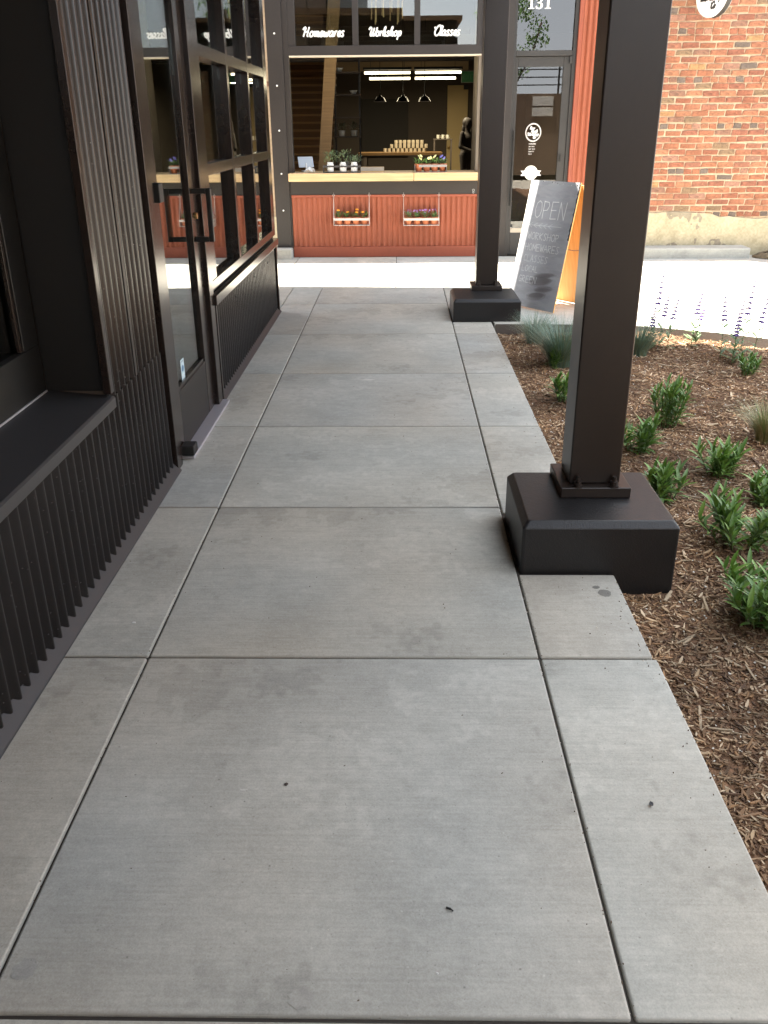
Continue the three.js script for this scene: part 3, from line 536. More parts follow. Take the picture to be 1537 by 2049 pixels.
// kerbs along the brick walls
tag(mk('concrete_kerb', B(2.43, 4.42, -0.05, 0.125, zf + 0.035, zf + 0.33, 0.02, 0, 0, 2), kerbConcrete), 'long pale concrete kerb at the foot of the plastered brick wall', 'kerb');
tag(mk('concrete_plinth', B(-2.2, -1.395, -0.05, 0.125, zf + 0.035, zf + 0.22, 0.02, 0, 0, 2), kerbConcrete), 'short concrete plinth at the foot of the riveted steel column', 'plinth');
// small mulch mound beside the kerb
{
  const g = new THREE.SphereGeometry(0.4, 24, 10, 0, 6.3, 0, 1.57), p = g.attributes.position, r = rng(9); for (let i = 0; i < p.count; i++) p.setXYZ(i, p.getX(i) * 1.3, p.getY(i) * 0.22 + r() * 0.02, p.getZ(i) * 0.7); g.computeVertexNormals(); g.translate(5.0, -0.01, -11.52);
  const m = mk('soil_heap', boxUV(g), std(lin(0.19, 0.14, 0.08), 0.95, { map: brickTex })); tag(m, 'small heap of brown soil at the end of the long kerb', 'soil');
}
// round sign on the brick wall
{
  const t = thing('round_sign', 'white round sign with a dark rim on the brick wall', 'sign', [3.57, 2.925, zf + 0.3]);
  t.rotation.y = -1.13;
  mk('rim', new THREE.CylinderGeometry(0.26, 0.26, 0.07, 48).rotateX(Math.PI / 2), charcoal, t);
  mk('face', new THREE.CylinderGeometry(0.258, 0.258, 0.004, 48).rotateX(Math.PI / 2).translate(0, 0, 0.0375), white, t);
  mk('face', new THREE.CylinderGeometry(0.258, 0.258, 0.004, 48).rotateX(Math.PI / 2).translate(0, 0, -0.0375), white, t);
  const g = merge([['River', -0.13, 0.1, 0.17], ['North', -0.08, 0.01, 0.2], ['Workshop', -0.19, -0.08, 0.36], ['Co', 0.0, -0.165, 0.08]].map(([s, x, y, w]) => { const q = lettering(s, w, 0.011); q.translate(x, y, 0.041); return q; }));
  mk('lettering', g, rubber, t);
  mk('bracket', bar([0.2, 0, -0.0], [0.36, 0, -0.1], 0.015), charcoal, t);
}

// ------------------------------------------------------------------ script lettering made of flat ribbons
async function script() {
  const G = {
    o: [0.95, [[0.75, 0.75], [0.45, 1], [0.1, 0.6], [0.2, 0.1], [0.55, 0.05], [0.8, 0.5], [0.65, 0.9], [0.8, 0.85], [1.05, 0.95]]],
    m: [1.25, [[0, 0.6], [0.2, 1], [0.25, 0.5], [0.2, 0]], [[0.22, 0.4], [0.45, 0.95], [0.6, 0.9], [0.55, 0]], [[0.57, 0.4], [0.8, 0.95], [0.97, 0.85], [0.92, 0.15], [1.05, 0], [1.3, 0.4]]],
    e: [0.75, [[0, 0.3], [0.45, 0.5], [0.6, 0.8], [0.4, 1], [0.15, 0.7], [0.15, 0.2], [0.4, 0], [0.75, 0.35]]],
    w: [1.25, [[0, 0.7], [0.15, 1], [0.15, 0.3], [0.3, 0], [0.5, 0.2], [0.6, 0.9], [0.6, 0.2], [0.8, 0], [1, 0.4], [1.05, 1], [1.3, 0.85]]],
    a: [1.05, [[0.75, 0.9], [0.45, 1], [0.1, 0.6], [0.15, 0.1], [0.45, 0.05], [0.75, 0.6], [0.8, 1]], [[0.8, 1], [0.75, 0.2], [0.9, 0], [1.1, 0.35]]],
    r: [0.72, [[0.05, 1], [0.14, 0.9], [0.12, 0]], [[0.13, 0.5], [0.34, 0.95], [0.6, 0.92]]],
    s: [0.78, [[0.62, 0.85], [0.38, 1], [0.14, 0.8], [0.36, 0.52], [0.6, 0.25], [0.36, 0], [0.04, 0.12]]],
    h: [0.95, [[0, 0.4], [0.35, 1.4], [0.4, 1.9], [0.22, 1.8], [0.15, 0]], [[0.17, 0.4], [0.5, 0.95], [0.65, 0.8], [0.6, 0.15], [0.75, 0], [0.95, 0.35]]],
    k: [0.9, [[0, 0.4], [0.35, 1.4], [0.4, 1.9], [0.22, 1.8], [0.15, 0]], [[0.17, 0.5], [0.55, 1], [0.5, 0.6], [0.2, 0.5], [0.6, 0], [0.9, 0.3]]],
    p: [0.9, [[0, 0.5], [0.22, 1], [0.2, 0], [0.15, -0.8]], [[0.2, 0.6], [0.5, 1], [0.75, 0.6], [0.55, 0.05], [0.22, 0.15]]],
    l: [0.5, [[0, 0.3], [0.4, 1.5], [0.35, 1.9], [0.2, 1.6], [0.18, 0.2], [0.35, 0], [0.55, 0.3]]],
    i: [0.45, [[0, 0.4], [0.2, 1], [0.18, 0.15], [0.3, 0], [0.5, 0.35]], [[0.3, 1.4], [0.31, 1.5]]],
    v: [0.8, [[0, 0.7], [0.15, 1], [0.2, 0.2], [0.35, 0], [0.6, 0.5], [0.65, 1], [0.85, 0.85]]],
    t: [0.6, [[0.3, 1.7], [0.2, 0.2], [0.35, 0], [0.65, 0.35]], [[0, 1.1], [0.55, 1.15]]],
    H: [1.35, [[-0.2, 1.25], [-0.05, 1.6], [0.28, 1.75], [0.25, 0.9], [0.18, 0]], [[1.0, 1.8], [0.95, 0.9], [0.95, 0.1], [1.2, 0.15]], [[0.22, 0.9], [0.95, 0.95]]],
    W: [1.65, [[-0.2, 1.3], [0.1, 1.8], [0.4, 1.6], [0.4, 0.3], [0.6, 0], [0.9, 0.6], [1.05, 1.7]], [[1.05, 1.7], [1.0, 0.3], [1.2, 0], [1.6, 0.8], [1.7, 1.8]]],
    C: [1.15, [[1.1, 1.4], [1.15, 1.8], [0.7, 1.9], [0.2, 1.3], [0.15, 0.4], [0.5, 0], [0.9, 0.1], [1.15, 0.5]], [[0.3, 1.2], [-0.1, 1.4], [-0.1, 1.7]]],
    R: [1.2, [[0.3, 1.7], [0.25, 0]], [[0, 1.5], [0.6, 1.9], [1, 1.4], [0.35, 0.95], [0.9, 0.1], [1.2, 0.2]]],
    N: [1.4, [[0, 0], [0.25, 1.7]], [[0.25, 1.7], [0.9, 0.05]], [[0.9, 0.05], [1.2, 1.8], [1.4, 1.7]]],
  };
  return (word, width, r) => {
    let x = 0; const strokes = [];
    for (const ch of word) { const [adv, ...st] = G[ch]; for (const s of st) strokes.push(s.map(([a, b]) => [x + a + b * 0.28, b])); x += adv; }
    const k = width / (x + 0.3);
    return merge(strokes.map((s) => { const g = tube(s.map(([a, b]) => [a * k, b * k * 1.02, 0]), r, Math.max(8, s.length * 4), 6); g.scale(1, 1, 0.2); return g; }));
  };
}

// ------------------------------------------------------------------ inside the brick shop
{
  // stairs
  const t = thing('wooden_staircase', 'wooden staircase with a pale diagonal stringer inside the shop', 'staircase', [-0.97, 0, -12.75]);
  for (let k = 0; k < 30; k++) { const z = -k * 0.13, y = 0.11 + k * 0.108; mk('tread', B(-1.0, -0.045, y - 0.03, y, z - 0.16, z + 0.02, 0.004, k * 0.3, 0), stairWood, t); mk('riser', B(-0.99, -0.046, y - 0.108, y - 0.031, z - 0.03, z - 0.015, 0.002, k * 0.2, 0), stairRiser, t); }
  const s = new THREE.Shape([[-0.155, 0.2], [0.0, 0.2], [0.315, 3.4], [0.16, 3.4]].map((p) => new THREE.Vector2(...p)));
  const g = new THREE.ExtrudeGeometry(s, { depth: 0.05, bevelEnabled: false }); g.translate(-0.07, 0, 0.03);
  mk('stringer', boxUV(g), std(lin(0.34, 0.27, 0.18), 0.6, { map: woodMap }), t);
}
{ // two double-tube fluorescent fittings
  const tubeM = new THREE.MeshStandardMaterial({ color: lin(0.9, 0.85, 0.7), emissive: lin(1, 0.86, 0.55), emissiveIntensity: 1.1 });
  [[-0.8, 0.24], [0.29, 1.33]].forEach(([a, b], k) => {
    const t = thing('fluorescent_fitting', k ? 'lit fluorescent fitting hanging above the mug stacks near the exit sign' : 'lit fluorescent fitting hanging above the work table near the stairs', 'light', [(a + b) / 2, 2.53, -21], 0, 'fluorescent fittings in the shop');
    const h = (b - a) / 2;
    mk('housing', B(-h, h, 0.1, 0.15, -0.2, 0.2, 0.004), charcoal, t);
    for (const z of [-0.13, 0.13]) { mk('lamp_tube', new THREE.CylinderGeometry(0.024, 0.024, 2 * h - (z < 0 ? 0.16 : 0.06), 12).rotateZ(Math.PI / 2).translate(z < 0 ? (k ? -0.05 : 0.05) : 0, z < 0 ? -0.055 : 0.045, z), tubeM, t); mk('lamp_holder', bar([0, z < 0 ? -0.05 : 0.05, z], [0, 0.1, z], 0.008), charcoal, t); }
    for (const x of [-h * 0.7, h * 0.7]) mk('hanger', bar([x, 0.15, 0], [x, 0.96, 0], 0.005), charcoal, t);
    const L = new THREE.RectAreaLight(new THREE.Color().setRGB(1, 0.86, 0.58), 9, 2 * h, 0.3); L.position.set(0, -0.12, 0); L.rotation.x = -Math.PI / 2; L.name = 'tube_light'; t.add(L);
  });
}
for (const [k, x] of [-0.42, 0.05, 0.5].entries()) { // pendant lamps
  const t = thing('pendant_lamp', 'small dark dome pendant lamp hanging on a thin cord in the shop', 'lamp', [x, 2.0, -20], 0, 'row of pendant lamps in the shop');
  mk('shade', lathe([[0.02, 0.13], [0.03, 0.1], [0.09, 0.07], [0.125, 0.0], [0.12, 0.0], [0.085, 0.062], [0.02, 0.09]], 24), std(lin(0.04, 0.035, 0.03), 0.5, { metalness: 0.2 }), t);
  mk('cord', bar([0, 0.13, 0], [0, 1.5, 0], 0.006), rubber, t); mk('rim', new THREE.TorusGeometry(0.124, 0.006, 6, 28).rotateX(Math.PI / 2), alu, t);
}
{ // work table with mugs
  const t = thing('work_table', 'long wooden work table behind the counter with stacked mugs', 'table', [0.0, 0, -21.7]);
  mk('table_top', B(-0.95, 0.95, 0.92, 0.98, -0.4, 0.4, 0.004), std(lin(0.2, 0.14, 0.07), 0.6, { map: woodMap }), t);
  for (const sx of [-1, 1]) for (const sz of [-1, 1]) mk('leg', B(sx * 0.8 - 0.04, sx * 0.8 + 0.04, 0, 0.919, sz * 0.35 - 0.04, sz * 0.35 + 0.04, 0.003), dim, t);
  mk('shelf', B(-0.75, 0.75, 0.4, 0.44, -0.3, 0.3, 0.003), dim, t);
  const mugM = std(lin(0.5, 0.42, 0.3), 0.5); const body = lathe([[0.001, 0], [0.03, 0], [0.034, 0.006], [0.036, 0.085], [0.033, 0.085], [0.031, 0.01], [0.001, 0.008]], 14), hd = new THREE.TorusGeometry(0.024, 0.006, 5, 12).translate(0.04, 0.045, 0);
  const r = rng(8);
  [[-0.35, 10, 0], [-0.2, 9, 1], [-0.1, 7, 2]].forEach(([x0, n, lv]) => { for (let i = 0; i < n; i++) { const m = thing('mug', 'pale mug in the stack on the shop work table', 'mug', [x0 + i * 0.098, 0.981 + lv * 0.0855, -21.45 + r() * 0.01], 0.6 + r(), 'mugs stacked on the work table'); mk('cup', body, mugM, m); mk('handle', hd, mugM, m); } });
  const sh = thing('wall_shelf', 'small dark shelf with a few mugs left of the back door', 'shelf', [0.98, 1.25, -21.9]); mk('board', B(-0.22, 0.22, -0.02, 0, -0.1, 0.1, 0.003), dim, sh); mk('support', B(-0.21, -0.18, -1.25, -0.021, -0.09, 0.09, 0.003), dim, sh); mk('support', B(0.18, 0.21, -1.25, -0.021, -0.09, 0.09, 0.003), dim, sh);
  for (let i = 0; i < 3; i++) { const m = thing('mug', 'pale mug on the small shelf left of the back door', 'mug', [0.87 + i * 0.11, 1.251, -21.85], 0.4, 'mugs on the small shelf'); mk('cup', body, std(lin(0.5, 0.48, 0.42), 0.5), m); mk('handle', hd, mugM, m); }
}
{ // exit sign
  const t = thing('exit_sign', 'green exit sign high up beside the back door', 'sign', [1.56, 2.42, -22.2]);
  mk('case', B(-0.17, 0.17, 0, 0.24, -0.03, 0.03, 0.006), std(lin(0.3, 0.32, 0.28), 0.6), t); const g = txt('EXIT', 0.1, fontS); g.translate(-0.15, 0.07, 0.031); mk('lettering', g, std(lin(0.05, 0.2, 0.09), 0.6), t);
  mk('panel', B(-0.16, 0.16, 0.01, 0.23, 0.0302, 0.0308, 0), std(lin(0.03, 0.16, 0.06), 0.6), t); mk('bracket', bar([0, 0.24, 0], [0, 1.08, 0], 0.01), charcoal, t);
}
{ // shelving tower with odds and ends
  const t = thing('shelf_tower', 'narrow dark shelf tower with plants beside the stairs', 'shelf', [-0.78, 0, -14.0]);
  for (const x of [-0.19, 0.17]) mk('upright', B(x, x + 0.025, 0, 2.5, -0.1, -0.075, 0.002), charcoal, t);
  for (const y of [1.0, 1.42, 1.68, 1.98, 2.27]) mk('board', B(-0.2, 0.2, y - 0.02, y, -0.12, 0.12, 0.003), dim, t);
  const pm = std(lin(0.5, 0.5, 0.46), 0.6);
  for (const [x, y, kind] of [[-0.08, 1.42, 0], [0.1, 1.42, 1], [-0.02, 1.0, 1], [-0.1, 2.27, 2], [0.1, 1.98, 2]]) {
    const p = thing('shelf_pot', ['trailing grey green plant in a pale pot on the shelf tower', 'small leafy plant in a pale pot on the shelf tower', 'low pale bowl on an upper board of the shelf tower'][kind], kind === 2 ? 'bowl' : 'plant', [-0.78 + x, y + 0.001, -13.98], 0, 'pots on the shelf tower');
    mk('pot', lathe(kind === 2 ? [[0.001, 0], [0.03, 0], [0.06, 0.05], [0.056, 0.05], [0.028, 0.008]] : [[0.001, 0], [0.04, 0], [0.05, 0.08], [0.046, 0.08], [0.038, 0.01]], 16), pm, p);
    if (kind < 2) mk('foliage', foliageBall(60, 0.1, 0.12, 0.05, 0.012, 900 + y * 10 + x * 7, 0.08), leafMat([0.16, 0.19, 0.12]), p);
  }
}
{ // chandelier of hanging rods behind the transom
  const t = thing('rod_chandelier', 'chandelier of thin brass rods hanging behind the transom glass', 'chandelier', [-0.17, 2.78, -12.6]);
  mk('ring', new THREE.TorusGeometry(0.2, 0.008, 6, 30).rotateX(Math.PI / 2).translate(0, 0.28, 0), brass, t);
  const rodM = std(lin(0.75, 0.55, 0.28), 0.35, { metalness: 0.4 });
  for (let k = 0; k < 12; k++) { const a = (k / 12) * 6.283 + 0.2, l = 0.26 + 0.06 * Math.sin(k * 2.1); mk('rod', bar([0.2 * Math.cos(a), 0.28 - l, 0.2 * Math.sin(a)], [0.2 * Math.cos(a), 0.28, 0.2 * Math.sin(a)], 0.007), rodM, t); }
  mk('stem', bar([0, 0.28, 0], [0, 0.72, 0], 0.01), brass, t); mk('spider', merge([bar([-0.2, 0.28, 0], [0.2, 0.28, 0], 0.005), bar([0, 0.28, -0.2], [0, 0.28, 0.2], 0.005)]), brass, t);
}
{ // till on the counter
  const t = thing('tablet_till', 'white tablet till on a stand at the stair end of the counter', 'till', [-1.2, 1.029, -12.02], 0.35);
  const g = B(-0.1, 0.1, 0.06, 0.2, -0.012, 0.0, 0.005); g.rotateX(-0.45); mk('tablet', g, std(lin(0.5, 0.55, 0.6), 0.35), t); mk('foot', B(-0.06, 0.06, 0, 0.015, -0.09, 0.05, 0.004), white, t); mk('neck', bar([0, 0.015, -0.02], [0, 0.1, -0.05], 0.012), white, t);
  const c = thing('paper_bundle', 'crumpled white paper lying beside the tablet till', 'paper', [-1.14, 1.03, -11.84], 0.3);
  const gg = new THREE.IcosahedronGeometry(0.045, 2), p = gg.attributes.position; for (let i = 0; i < p.count; i++) { const x = p.getX(i), y = p.getY(i), z = p.getZ(i), k = 1 + 0.35 * Math.sin(x * 90 + y * 60) * Math.cos(z * 80); p.setXYZ(i, x * k * 1.3, Math.max(-0.03, y * k * 0.7), z * k); } gg.computeVertexNormals(); gg.translate(0, 0.03, 0); mk('sheet', gg, white, c);
}
{
  const t = thing('wooden_tray', 'pale wooden tray on the counter beside the white jars', 'tray', [-0.36, 1.029, -11.95]);
  mk('base', B(-0.15, 0.15, 0, 0.012, -0.09, 0.09, 0.002), wood, t); mk('front', B(-0.15, 0.15, 0.0125, 0.055, 0.078, 0.09, 0.002), std(lin(0.45, 0.42, 0.36), 0.7), t); mk('back', B(-0.15, 0.15, 0.0125, 0.055, -0.09, -0.078, 0.002), wood, t); mk('side', B(-0.15, -0.138, 0.0125, 0.055, -0.077, 0.077, 0.002), wood, t); mk('side', B(0.138, 0.15, 0.0125, 0.055, -0.077, 0.077, 0.002), wood, t);
}

// ------------------------------------------------------------------ plants
function leafGeo(L, W, curl = 0.25, fold = 0.18) { // lance-shaped leaf, base at origin, growing along +y, 16 triangles
  const n = 4, pos = [], idx = [];
  const wd = [0.25, 0.8, 1, 0.72, 0.0];
  for (let i = 0; i <= n; i++) { const t = i / n, y = L * t, w = (W / 2) * wd[i], z = curl * L * t * t; pos.push(-w, y, z + fold * w, 0, y, z, w, y, z + fold * w); }
  for (let i = 0; i < n; i++) { const a = i * 3; idx.push(a, a + 1, a + 3, a + 1, a + 4, a + 3, a + 1, a + 2, a + 4, a + 2, a + 5, a + 4); }
  const g = new THREE.BufferGeometry(); g.setAttribute('position', new THREE.Float32BufferAttribute(pos, 3)); g.setIndex(idx); g.setAttribute('uv', new THREE.Float32BufferAttribute(new Array((n + 1) * 6).fill(0), 2)); g.computeVertexNormals(); return g;
}
const qy = new THREE.Vector3(0, 1, 0);
function foliageBall(n, rx, h, L, W, seed, y0 = 0) { // tuft of small leaves, one geometry
  const r = rng(Math.floor(seed)), out = [], e = new THREE.Euler();
  for (let i = 0; i < n; i++) { const g = leafGeo(L * (0.6 + r() * 0.7), W * (0.7 + r() * 0.6)); const a = r() * 6.283, tilt = 0.2 + r() * 1.2, rr = Math.sqrt(r()) * rx * 0.6; g.applyQuaternion(new THREE.Quaternion().setFromEuler(e.set(tilt, 0, 0))); g.rotateY(a + (r() - 0.5)); g.translate(Math.sin(a) * rr, y0 + Math.pow(r(), 0.8) * h * 0.75, Math.cos(a) * rr); out.push(g); }
  return merge(out);
}
const leafGeos = [leafGeo(0.08, 0.02, 0.2, -0.3), leafGeo(0.092, 0.022, 0.35, -0.3), leafGeo(0.062, 0.018, 0.1, -0.3), leafGeo(0.1, 0.02, 0.28, -0.3)];
const stemMat = std(lin(0.10, 0.16, 0.05), 0.7);
// bushy perennial: several upright shoots, each with whorls of pointed leaves
function perennial(x, z, rad, h, shoots, label, seed, scale = 1) {
  const y = mulchY(x, z) - 0.005, t = thing('leafy_perennial', label, 'plant', [x, y, z], 0, 'leafy perennials in the mulch bed'), r = rng(seed);
  const stems = [];
  const leafScale = 0.92 + r() * 0.25, tone = r() * 1.2;
  for (let s = 0; s < Math.round(shoots * 1.4); s++) {
    const a = r() * 6.283, d = Math.sqrt(r()) * rad * 0.72, bx = Math.cos(a) * d * 0.6, bz = Math.sin(a) * d * 0.6, hh = h * (0.55 + r() * 0.5), tx = Math.cos(a) * d * 1.35, tz = Math.sin(a) * d * 1.35;
    stems.push(tube([[bx, -0.01, bz], [(bx + tx) / 2, hh * 0.45, (bz + tz) / 2], [tx, hh * 0.85, tz]], 0.0028, 5, 5));
    const n = 15;
    for (let k = 0; k < n; k++) {
      const f = 0.15 + 0.85 * (k / (n - 1)), px = bx + (tx - bx) * f, pz = bz + (tz - bz) * f, py = hh * 0.85 * f;
      const m = mk('leaf', leafGeos[Math.floor(r() * 4)], leafMats[Math.min(3, Math.floor(r() * 2.4 + tone))], t);
      const open = 1.25 - 0.95 * f + (r() - 0.5) * 0.55, az = k * 2.4 + r() * 0.7;
      m.position.set(px, py, pz); m.rotation.set(open, az, 0, 'YXZ'); const sc = leafScale * scale * (0.7 + r() * 0.45) * (0.72 + 0.4 * Math.sin(f * 2.6)); m.scale.set(sc, sc, sc);
    }
  }
  for (const g of stems) mk('stem', g, stemMat, t);
  return t;
}
perennial(1.33, -2.76, 0.19, 0.22, 18, 'large leafy green plant on the walkway side of the nearest bare mulch', 201, 0.95);
perennial(1.44, -3.36, 0.19, 0.21, 18, 'wide leafy green plant beside the black footing corner', 202, 0.95);
perennial(1.75, -3.84, 0.12, 0.17, 10, 'leafy green plant at the outer side of the wide one beside the footing', 203, 0.85);
perennial(1.655, -4.22, 0.13, 0.16, 11, 'low spreading leafy green plant next to the straw coloured grass tuft', 204, 0.85);
perennial(1.29, -3.92, 0.12, 0.2, 11, 'leafy green plant half hidden behind the black footing', 205, 0.9);
perennial(1.3, -4.53, 0.11, 0.19, 9, 'leafy green plant peeping out behind the big steel post', 206, 0.9);
perennial(1.605, -5.02, 0.125, 0.30, 17, 'tall upright bushy green plant alone in the mulch', 207, 0.85);
perennial(1.05, -5.4, 0.08, 0.17, 5, 'thin sparse leafy plant between the walkway edge and the post', 208, 0.85);
perennial(2.48, -6.14, 0.1, 0.16, 10, 'small dense green plant in front of the purple flower spikes', 209, 0.7);
perennial(1.12, -6.3, 0.05, 0.14, 3, 'tiny green sprout in front of the blue grass tuft', 210, 0.7);
perennial(1.62, -2.35, 0.14, 0.2, 11, 'leafy green plant at the open end of the mulch bed', 211, 0.95);
// grasses
function grass(name, label, x, z, rad, h, n, cols, seed, flop = 1) {
  const y = mulchY(x, z) - 0.005, t = thing(name, label, 'grass', [x, y, z]), r = rng(seed), geos = cols.map(() => []);
  for (let i = 0; i < n; i++) {
    const a = r() * 6.283, d0 = Math.sqrt(r()) * rad * 0.28, out = rad * (0.25 + r() * 0.95) * flop, hh = h * (0.55 + r() * 0.5), w = 0.0016 + r() * 0.0012, ca = Math.cos(a), sa = Math.sin(a), j = (r() - 0.5) * 0.5;
    const pos = [], seg = 4; for (let k = 0; k <= seg; k++) { const f = k / seg, dd = d0 + out * Math.pow(f, 1.7), yy = hh * (f * 1.25 - 0.28 * f * f), ww = w * (1 - f * 0.92), px = ca * dd - sa * j * f * f * 0.06, pz = sa * dd + ca * j * f * f * 0.06; pos.push(px - sa * ww, yy, pz + ca * ww, px + sa * ww, yy, pz - ca * ww); }
    const idx = []; for (let k = 0; k < seg; k++) { const q = k * 2; idx.push(q, q + 1, q + 2, q + 1, q + 3, q + 2); }
    const g = new THREE.BufferGeometry(); g.setAttribute('position', new THREE.Float32BufferAttribute(pos, 3)); g.setAttribute('uv', new THREE.Float32BufferAttribute(new Array((seg + 1) * 4).fill(0), 2)); g.setIndex(idx); g.computeVertexNormals(); geos[Math.floor(r() * cols.length)].push(g);
  }
  geos.forEach((gs, k) => { mk('blades', merge(gs), leafMat(cols[k], 0.2), t).userData.kind = 'stuff'; });
}
const blue = [[0.15, 0.24, 0.18], [0.12, 0.2, 0.14], [0.2, 0.29, 0.23], [0.22, 0.25, 0.13]];
grass('fescue_tuft', 'small blue green grass tuft at the corner of the footing by the chalkboard', 1.09, -7.08, 0.2, 0.26, 600, blue, 301, 1.0);
grass('fescue_tuft', 'large blue green grass tuft beside the post in front of the chalkboard', 1.2, -6.42, 0.3, 0.36, 1300, blue, 302, 1.0);
grass('fescue_tuft', 'blue green grass tuft half hidden on the flower side of the big post', 1.87, -6.78, 0.22, 0.28, 700, blue, 303, 1.0);
grass('straw_grass', 'yellowish green ornamental grass tuft with dry straw at its base', 2.06, -4.7, 0.16, 0.24, 700, [[0.24, 0.30, 0.10], [0.36, 0.30, 0.14], [0.18, 0.26, 0.08], [0.42, 0.34, 0.18]], 304, 1.1);
// salvia: upright stems with paired leaves and whorls of purple flowers
const petalM = [std(lin(0.1, 0.055, 0.24), 0.6), std(lin(0.16, 0.10, 0.32), 0.6)], salviaLeaf = leafMat([0.16, 0.24, 0.11]), budM = std(lin(0.25, 0.3, 0.22), 0.7);
function salvia(x, z, h, lean, label, seed) {
  const y = mulchY(x, z) - 0.005, t = thing('flower_spike', label, 'flower', [x, y, z], 0, 'purple flower spikes at the plaza edge of the bed'), r = rng(seed);
  const at = (f) => [lean * f * f * 1.0, h * f, (r() - 0.5) * 0.004];
  mk('stem', tube([[0, 0, 0], [lean * 0.25, h * 0.5, 0], [lean, h, 0]], 0.0024, 8, 5), stemMat, t);
  const lv = []; for (let k = 0; k < 14; k++) { const f = 0.03 + 0.52 * (k / 14), p = at(f), g = leafGeo(0.1 * (1.15 - f), 0.026); g.rotateX(0.75 + r() * 0.5); g.rotateY(k * 1.7 + r()); g.translate(...p); lv.push(g); } mk('leaves', merge(lv), salviaLeaf, t);
  const fl = [[], []]; for (let k = 0; k < 7; k++) { const f = 0.6 + 0.4 * (k / 6), p = at(f), s = 1 - 0.5 * (k / 6); for (let q = 0; q < 5; q++) { const g = new THREE.IcosahedronGeometry(0.0105 * s, 0); g.scale(1.5, 0.8, 0.9); g.rotateZ(-0.4); const a = q * 1.26 + r(); g.translate(0.013 * s, 0, 0); g.rotateY(a); g.translate(...p); fl[q % 2].push(g); } }
  fl.forEach((g, i) => mk('blossoms', merge(g), petalM[i], t));
}
[[2.03, -7.0, 0.62, 0.03], [2.1, -7.05, 0.44, 0.04], [2.16, -7.02, 0.42, 0.05], [2.0, -6.98, 0.34, 0.02], [2.36, -7.05, 0.45, 0.04], [2.4, -7.08, 0.36, 0.05], [2.48, -6.7, 0.5, -0.03], [2.56, -6.65, 0.45, 0.02], [2.62, -6.68, 0.6, 0.03], [2.7, -6.62, 0.5, 0.05], [2.52, -6.55, 0.38, 0.0]].forEach(([x, z, h, l], k) => salvia(x, z, h, l, 'slender purple flower spike in front of the bright plaza', 400 + k));

// flower pots
const potProfile = [[0.001, 0], [0.034, 0], [0.046, 0.07], [0.052, 0.07], [0.052, 0.092], [0.046, 0.092], [0.044, 0.075], [0.001, 0.072]];
const potGeo = lathe(potProfile, 18), soilGeo = new THREE.CylinderGeometry(0.043, 0.043, 0.004, 16).translate(0, 0.08, 0);
function blossom(rad, seed, flat = 0.5) { const out = []; for (let k = 0; k < 5; k++) { const g = new THREE.SphereGeometry(rad * 0.55, 7, 5); g.scale(1, flat, 0.8); g.translate(rad * 0.5, 0, 0); g.rotateY(k * 1.257 + seed); out.push(g); } return merge(out); }
function flowerPot(pos, kind, label, group, seed) {
  const t = thing('flower_pot', label, 'potted flower', pos, seed, group), r = rng(seed * 13 + 1);
  mk('pot', potGeo, terracottaM[seed % 3], t); mk('soil', soilGeo, soil, t);
  const green = kind === 'marigold' ? [0.07, 0.14, 0.03] : kind === 'pansy' ? [0.12, 0.24, 0.05] : [0.10, 0.19, 0.06];
  mk('foliage', foliageBall(46, 0.075, 0.075, 0.042, 0.014, seed * 7 + 3, 0.08), leafMat(green), t);
  const cols = kind === 'marigold' ? [lin(0.85, 0.32, 0.02)] : kind === 'pansy' ? [lin(0.85, 0.82, 0.4)] : kind === 'viola' ? [lin(0.2, 0.18, 0.5)] : [lin(0.33, 0.13, 0.4), lin(0.45, 0.25, 0.5)];
  const n = kind === 'marigold' ? (seed % 3 ? 1 : 2) : kind === 'lilac' ? 9 : 3;
  for (let k = 0; k < n; k++) { const a = r() * 6.28, d = (kind === 'marigold' ? 0.02 : 0.05) * Math.sqrt(r()) * 1.2, y = 0.15 + r() * (kind === 'marigold' ? 0.05 : 0.035); const m = mk('blossom', blossom(kind === 'marigold' ? 0.02 : kind === 'lilac' ? 0.010 : 0.024, r() * 3, kind === 'marigold' ? 0.9 : 0.4), std(cols[k % cols.length], 0.7), t); m.position.set(Math.cos(a) * d, y, Math.sin(a) * d); if (kind !== 'marigold') m.rotation.x = 0.9; mk('stem', bar([Math.cos(a) * d * 0.4, 0.08, Math.sin(a) * d * 0.4], [Math.cos(a) * d, y, Math.sin(a) * d], 0.0015, 5), stemMat, t); }
}
// hanging racks
function rack(xa, xb, y, label) {
  const t = thing('hanging_rack', label, 'plant rack', [(xa + xb) / 2, y, zf + 0.11], 0, 'hanging plant racks on the red panel'), h = (xb - xa) / 2, galv = std(lin(0.52, 0.48, 0.46), 0.45, { metalness: 0.3 });
  mk('tray', B(-h, h, 0, 0.006, -0.065, 0.065, 0.001), galv, t);
  for (const z of [-0.066, 0.062]) mk('rail', B(-h, h, 0.062, 0.09, z, z + 0.004, 0.001), galv, t);
  for (const x of [-h, h - 0.005]) { mk('end_strap', B(x, x + 0.005, 0.0065, 0.0615, -0.066, 0.066, 0.001), galv, t); mk('hanger', merge([bar([x, 0.08, 0.062], [x, 0.335, -0.07], 0.0028, 6), bar([x, 0.08, -0.066], [x, 0.335, -0.075], 0.0028, 6)]), galv, t);
    const hk = sub('hook', t, [x, 0.335, -0.078]); mk('eye', new THREE.TorusGeometry(0.011, 0.0028, 6, 14).rotateY(1.57), chrome, hk); mk('link', new THREE.TorusGeometry(0.012, 0.0025, 6, 14).translate(0, 0.022, 0), chrome, hk); mk('screw', bar([0, 0.04, -0.012], [0, 0.05, 0.006], 0.003, 6), chrome, hk); }
}
rack(-0.85, -0.392, 0.405, 'hanging metal rack holding four pots of orange flowers');
